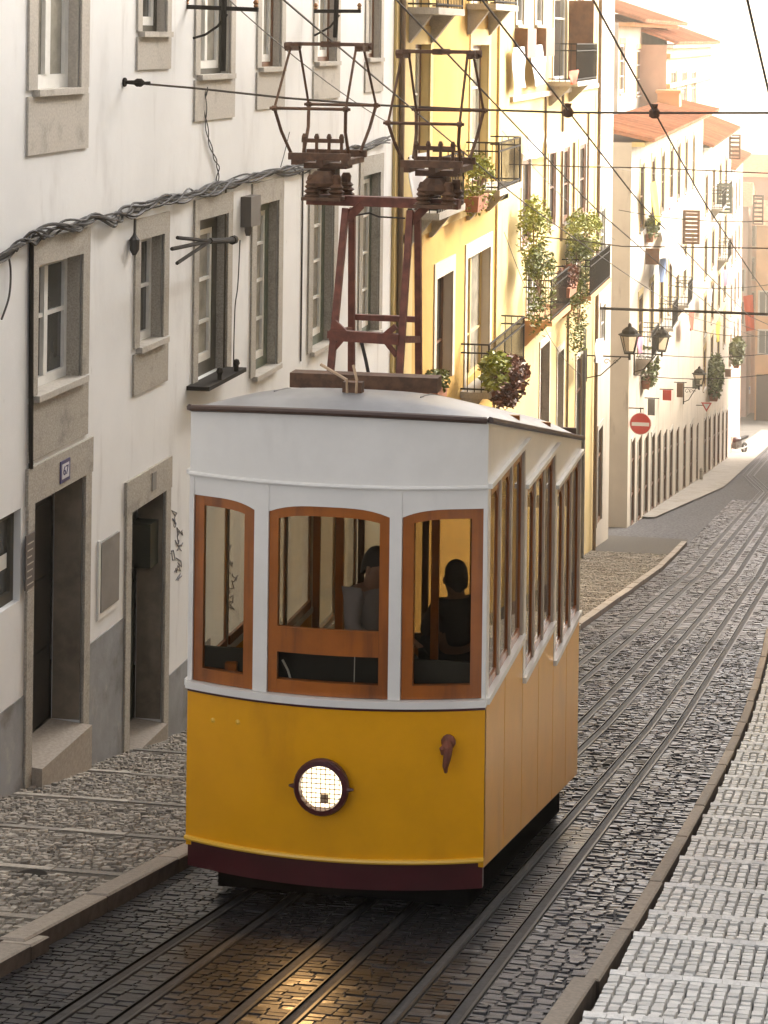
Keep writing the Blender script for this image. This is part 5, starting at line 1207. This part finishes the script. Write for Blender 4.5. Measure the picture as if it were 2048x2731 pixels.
# washing lines, lamps and little signs on the fronts further down
for k, (x, y, w, h, c, lab) in enumerate(((1760, 690, 14, 60, 'cloth_blue', 'pale blue shirt hung under the upper windows of the row house'), (1800, 668, 12, 50, 'cloth_white', 'white towel hung under the upper windows of the row house'),
    (1700, 900, 12, 40, 'cloth_pink', 'pink towel hung behind the near wall lantern'), (1838, 830, 12, 50, 'cloth_red', 'red cloth hung on the row house over the third lantern'), (1888, 770, 10, 44, 'cloth_white', 'white cloth hung on the shuttered house'),
    (1910, 860, 10, 50, 'cloth_yellow', 'yellow cloth hung on the shuttered house'), (1930, 720, 10, 40, 'cloth_pink', 'pink cloth high on the shuttered house'), (1590, 905, 16, 60, 'cloth_white', 'white sheet hung on the corner house beside the near lantern'))):
    cloth(lab, C4([(x, y), (x+w, y-2), (x+w, y+h), (x, y+h+3)], .4+.04*k), c, 'washing on the far fronts', seed=20+k)
for k, (x, y, mt, lab) in enumerate(((1722, 1085, 'meter_grey', 'small grey meter box above the narrow doors'), (1762, 1060, 'sign_red', 'small red shop sign sticking out above the narrow doors'), (1800, 1040, 'brown_wood', 'brown hanging sign above the narrow doors'), (1842, 1030, 'green_frame', 'green hanging sign at the lower end of the row house'), (1905, 985, 'cloth_blue', 'blue hanging sign on the shuttered house'), (1930, 1000, 'brown_wood', 'brown hanging sign on the shuttered house'))):
    p = onX(x, y, WALL+.05); t = thing('hanging_sign', lab, 'sign', p, 'small signs sticking out over the doors'); m = MB(); w_, h_ = (.34, .2) if k % 2 else (.26, .3); m.box(p.x+.08, p.x+.08+w_, p.y-.04, p.y+.04, p.z+.3-2*h_, p.z+.3); m.build('board', mt, t); m = MB(); m.bar((WALL, p.y, p.z+.33), (p.x+.5, p.y, p.z+.33), .02, 5); m.build('arm', 'iron', t)
for k, (x0, y0, x1, y1, lab) in enumerate(((1700, 940, 2048, 930, 'thin low wire from the row house across the bend'), (1780, 760, 2048, 748, 'thin wire across the street in front of the red cloth'), (1850, 880, 2048, 884, 'lowest thin wire before the end house'), (1650, 560, 2048, 575, 'thin wire across the street above the white awning'), (1690, 1000, 2048, 985, 'sagging wire above the no entry sign'))):
    p = onX(x0, y0, WALL); q = onY(x1, y1, p.y); e_ = q+(q-p)*.3; wire(lab, [p.lerp(e_, t)-Vector((0, 0, .25*4*t*(1-t))) for t in np.linspace(0, 1, 10)], .014, 'wire_brown', 'span_wire', 'span wire', 'span wires crossing the street')
# ------------------------------------------------------------------ air
HAZE = 0.0016
if HAZE:
    hm = bpy.data.materials.new('haze'); hm.use_nodes = True; N = hm.node_tree.nodes; N.clear(); o = N.new('ShaderNodeOutputMaterial'); v = N.new('ShaderNodeVolumePrincipled')
    v.inputs['Color'].default_value = (1.0, .87, .66, 1); v.inputs['Density'].default_value = HAZE; v.inputs['Anisotropy'].default_value = .55; hm.node_tree.links.new(v.outputs[0], o.inputs['Volume']); MT['haze'] = hm
    zg = min(gz(400)-.45, gz(YEND))-1.0
    m = MB(); m.box(-2050, 2050, -60, 2600, zg, 32); h = m.build('haze', 'haze'); h['kind'] = 'stuff'
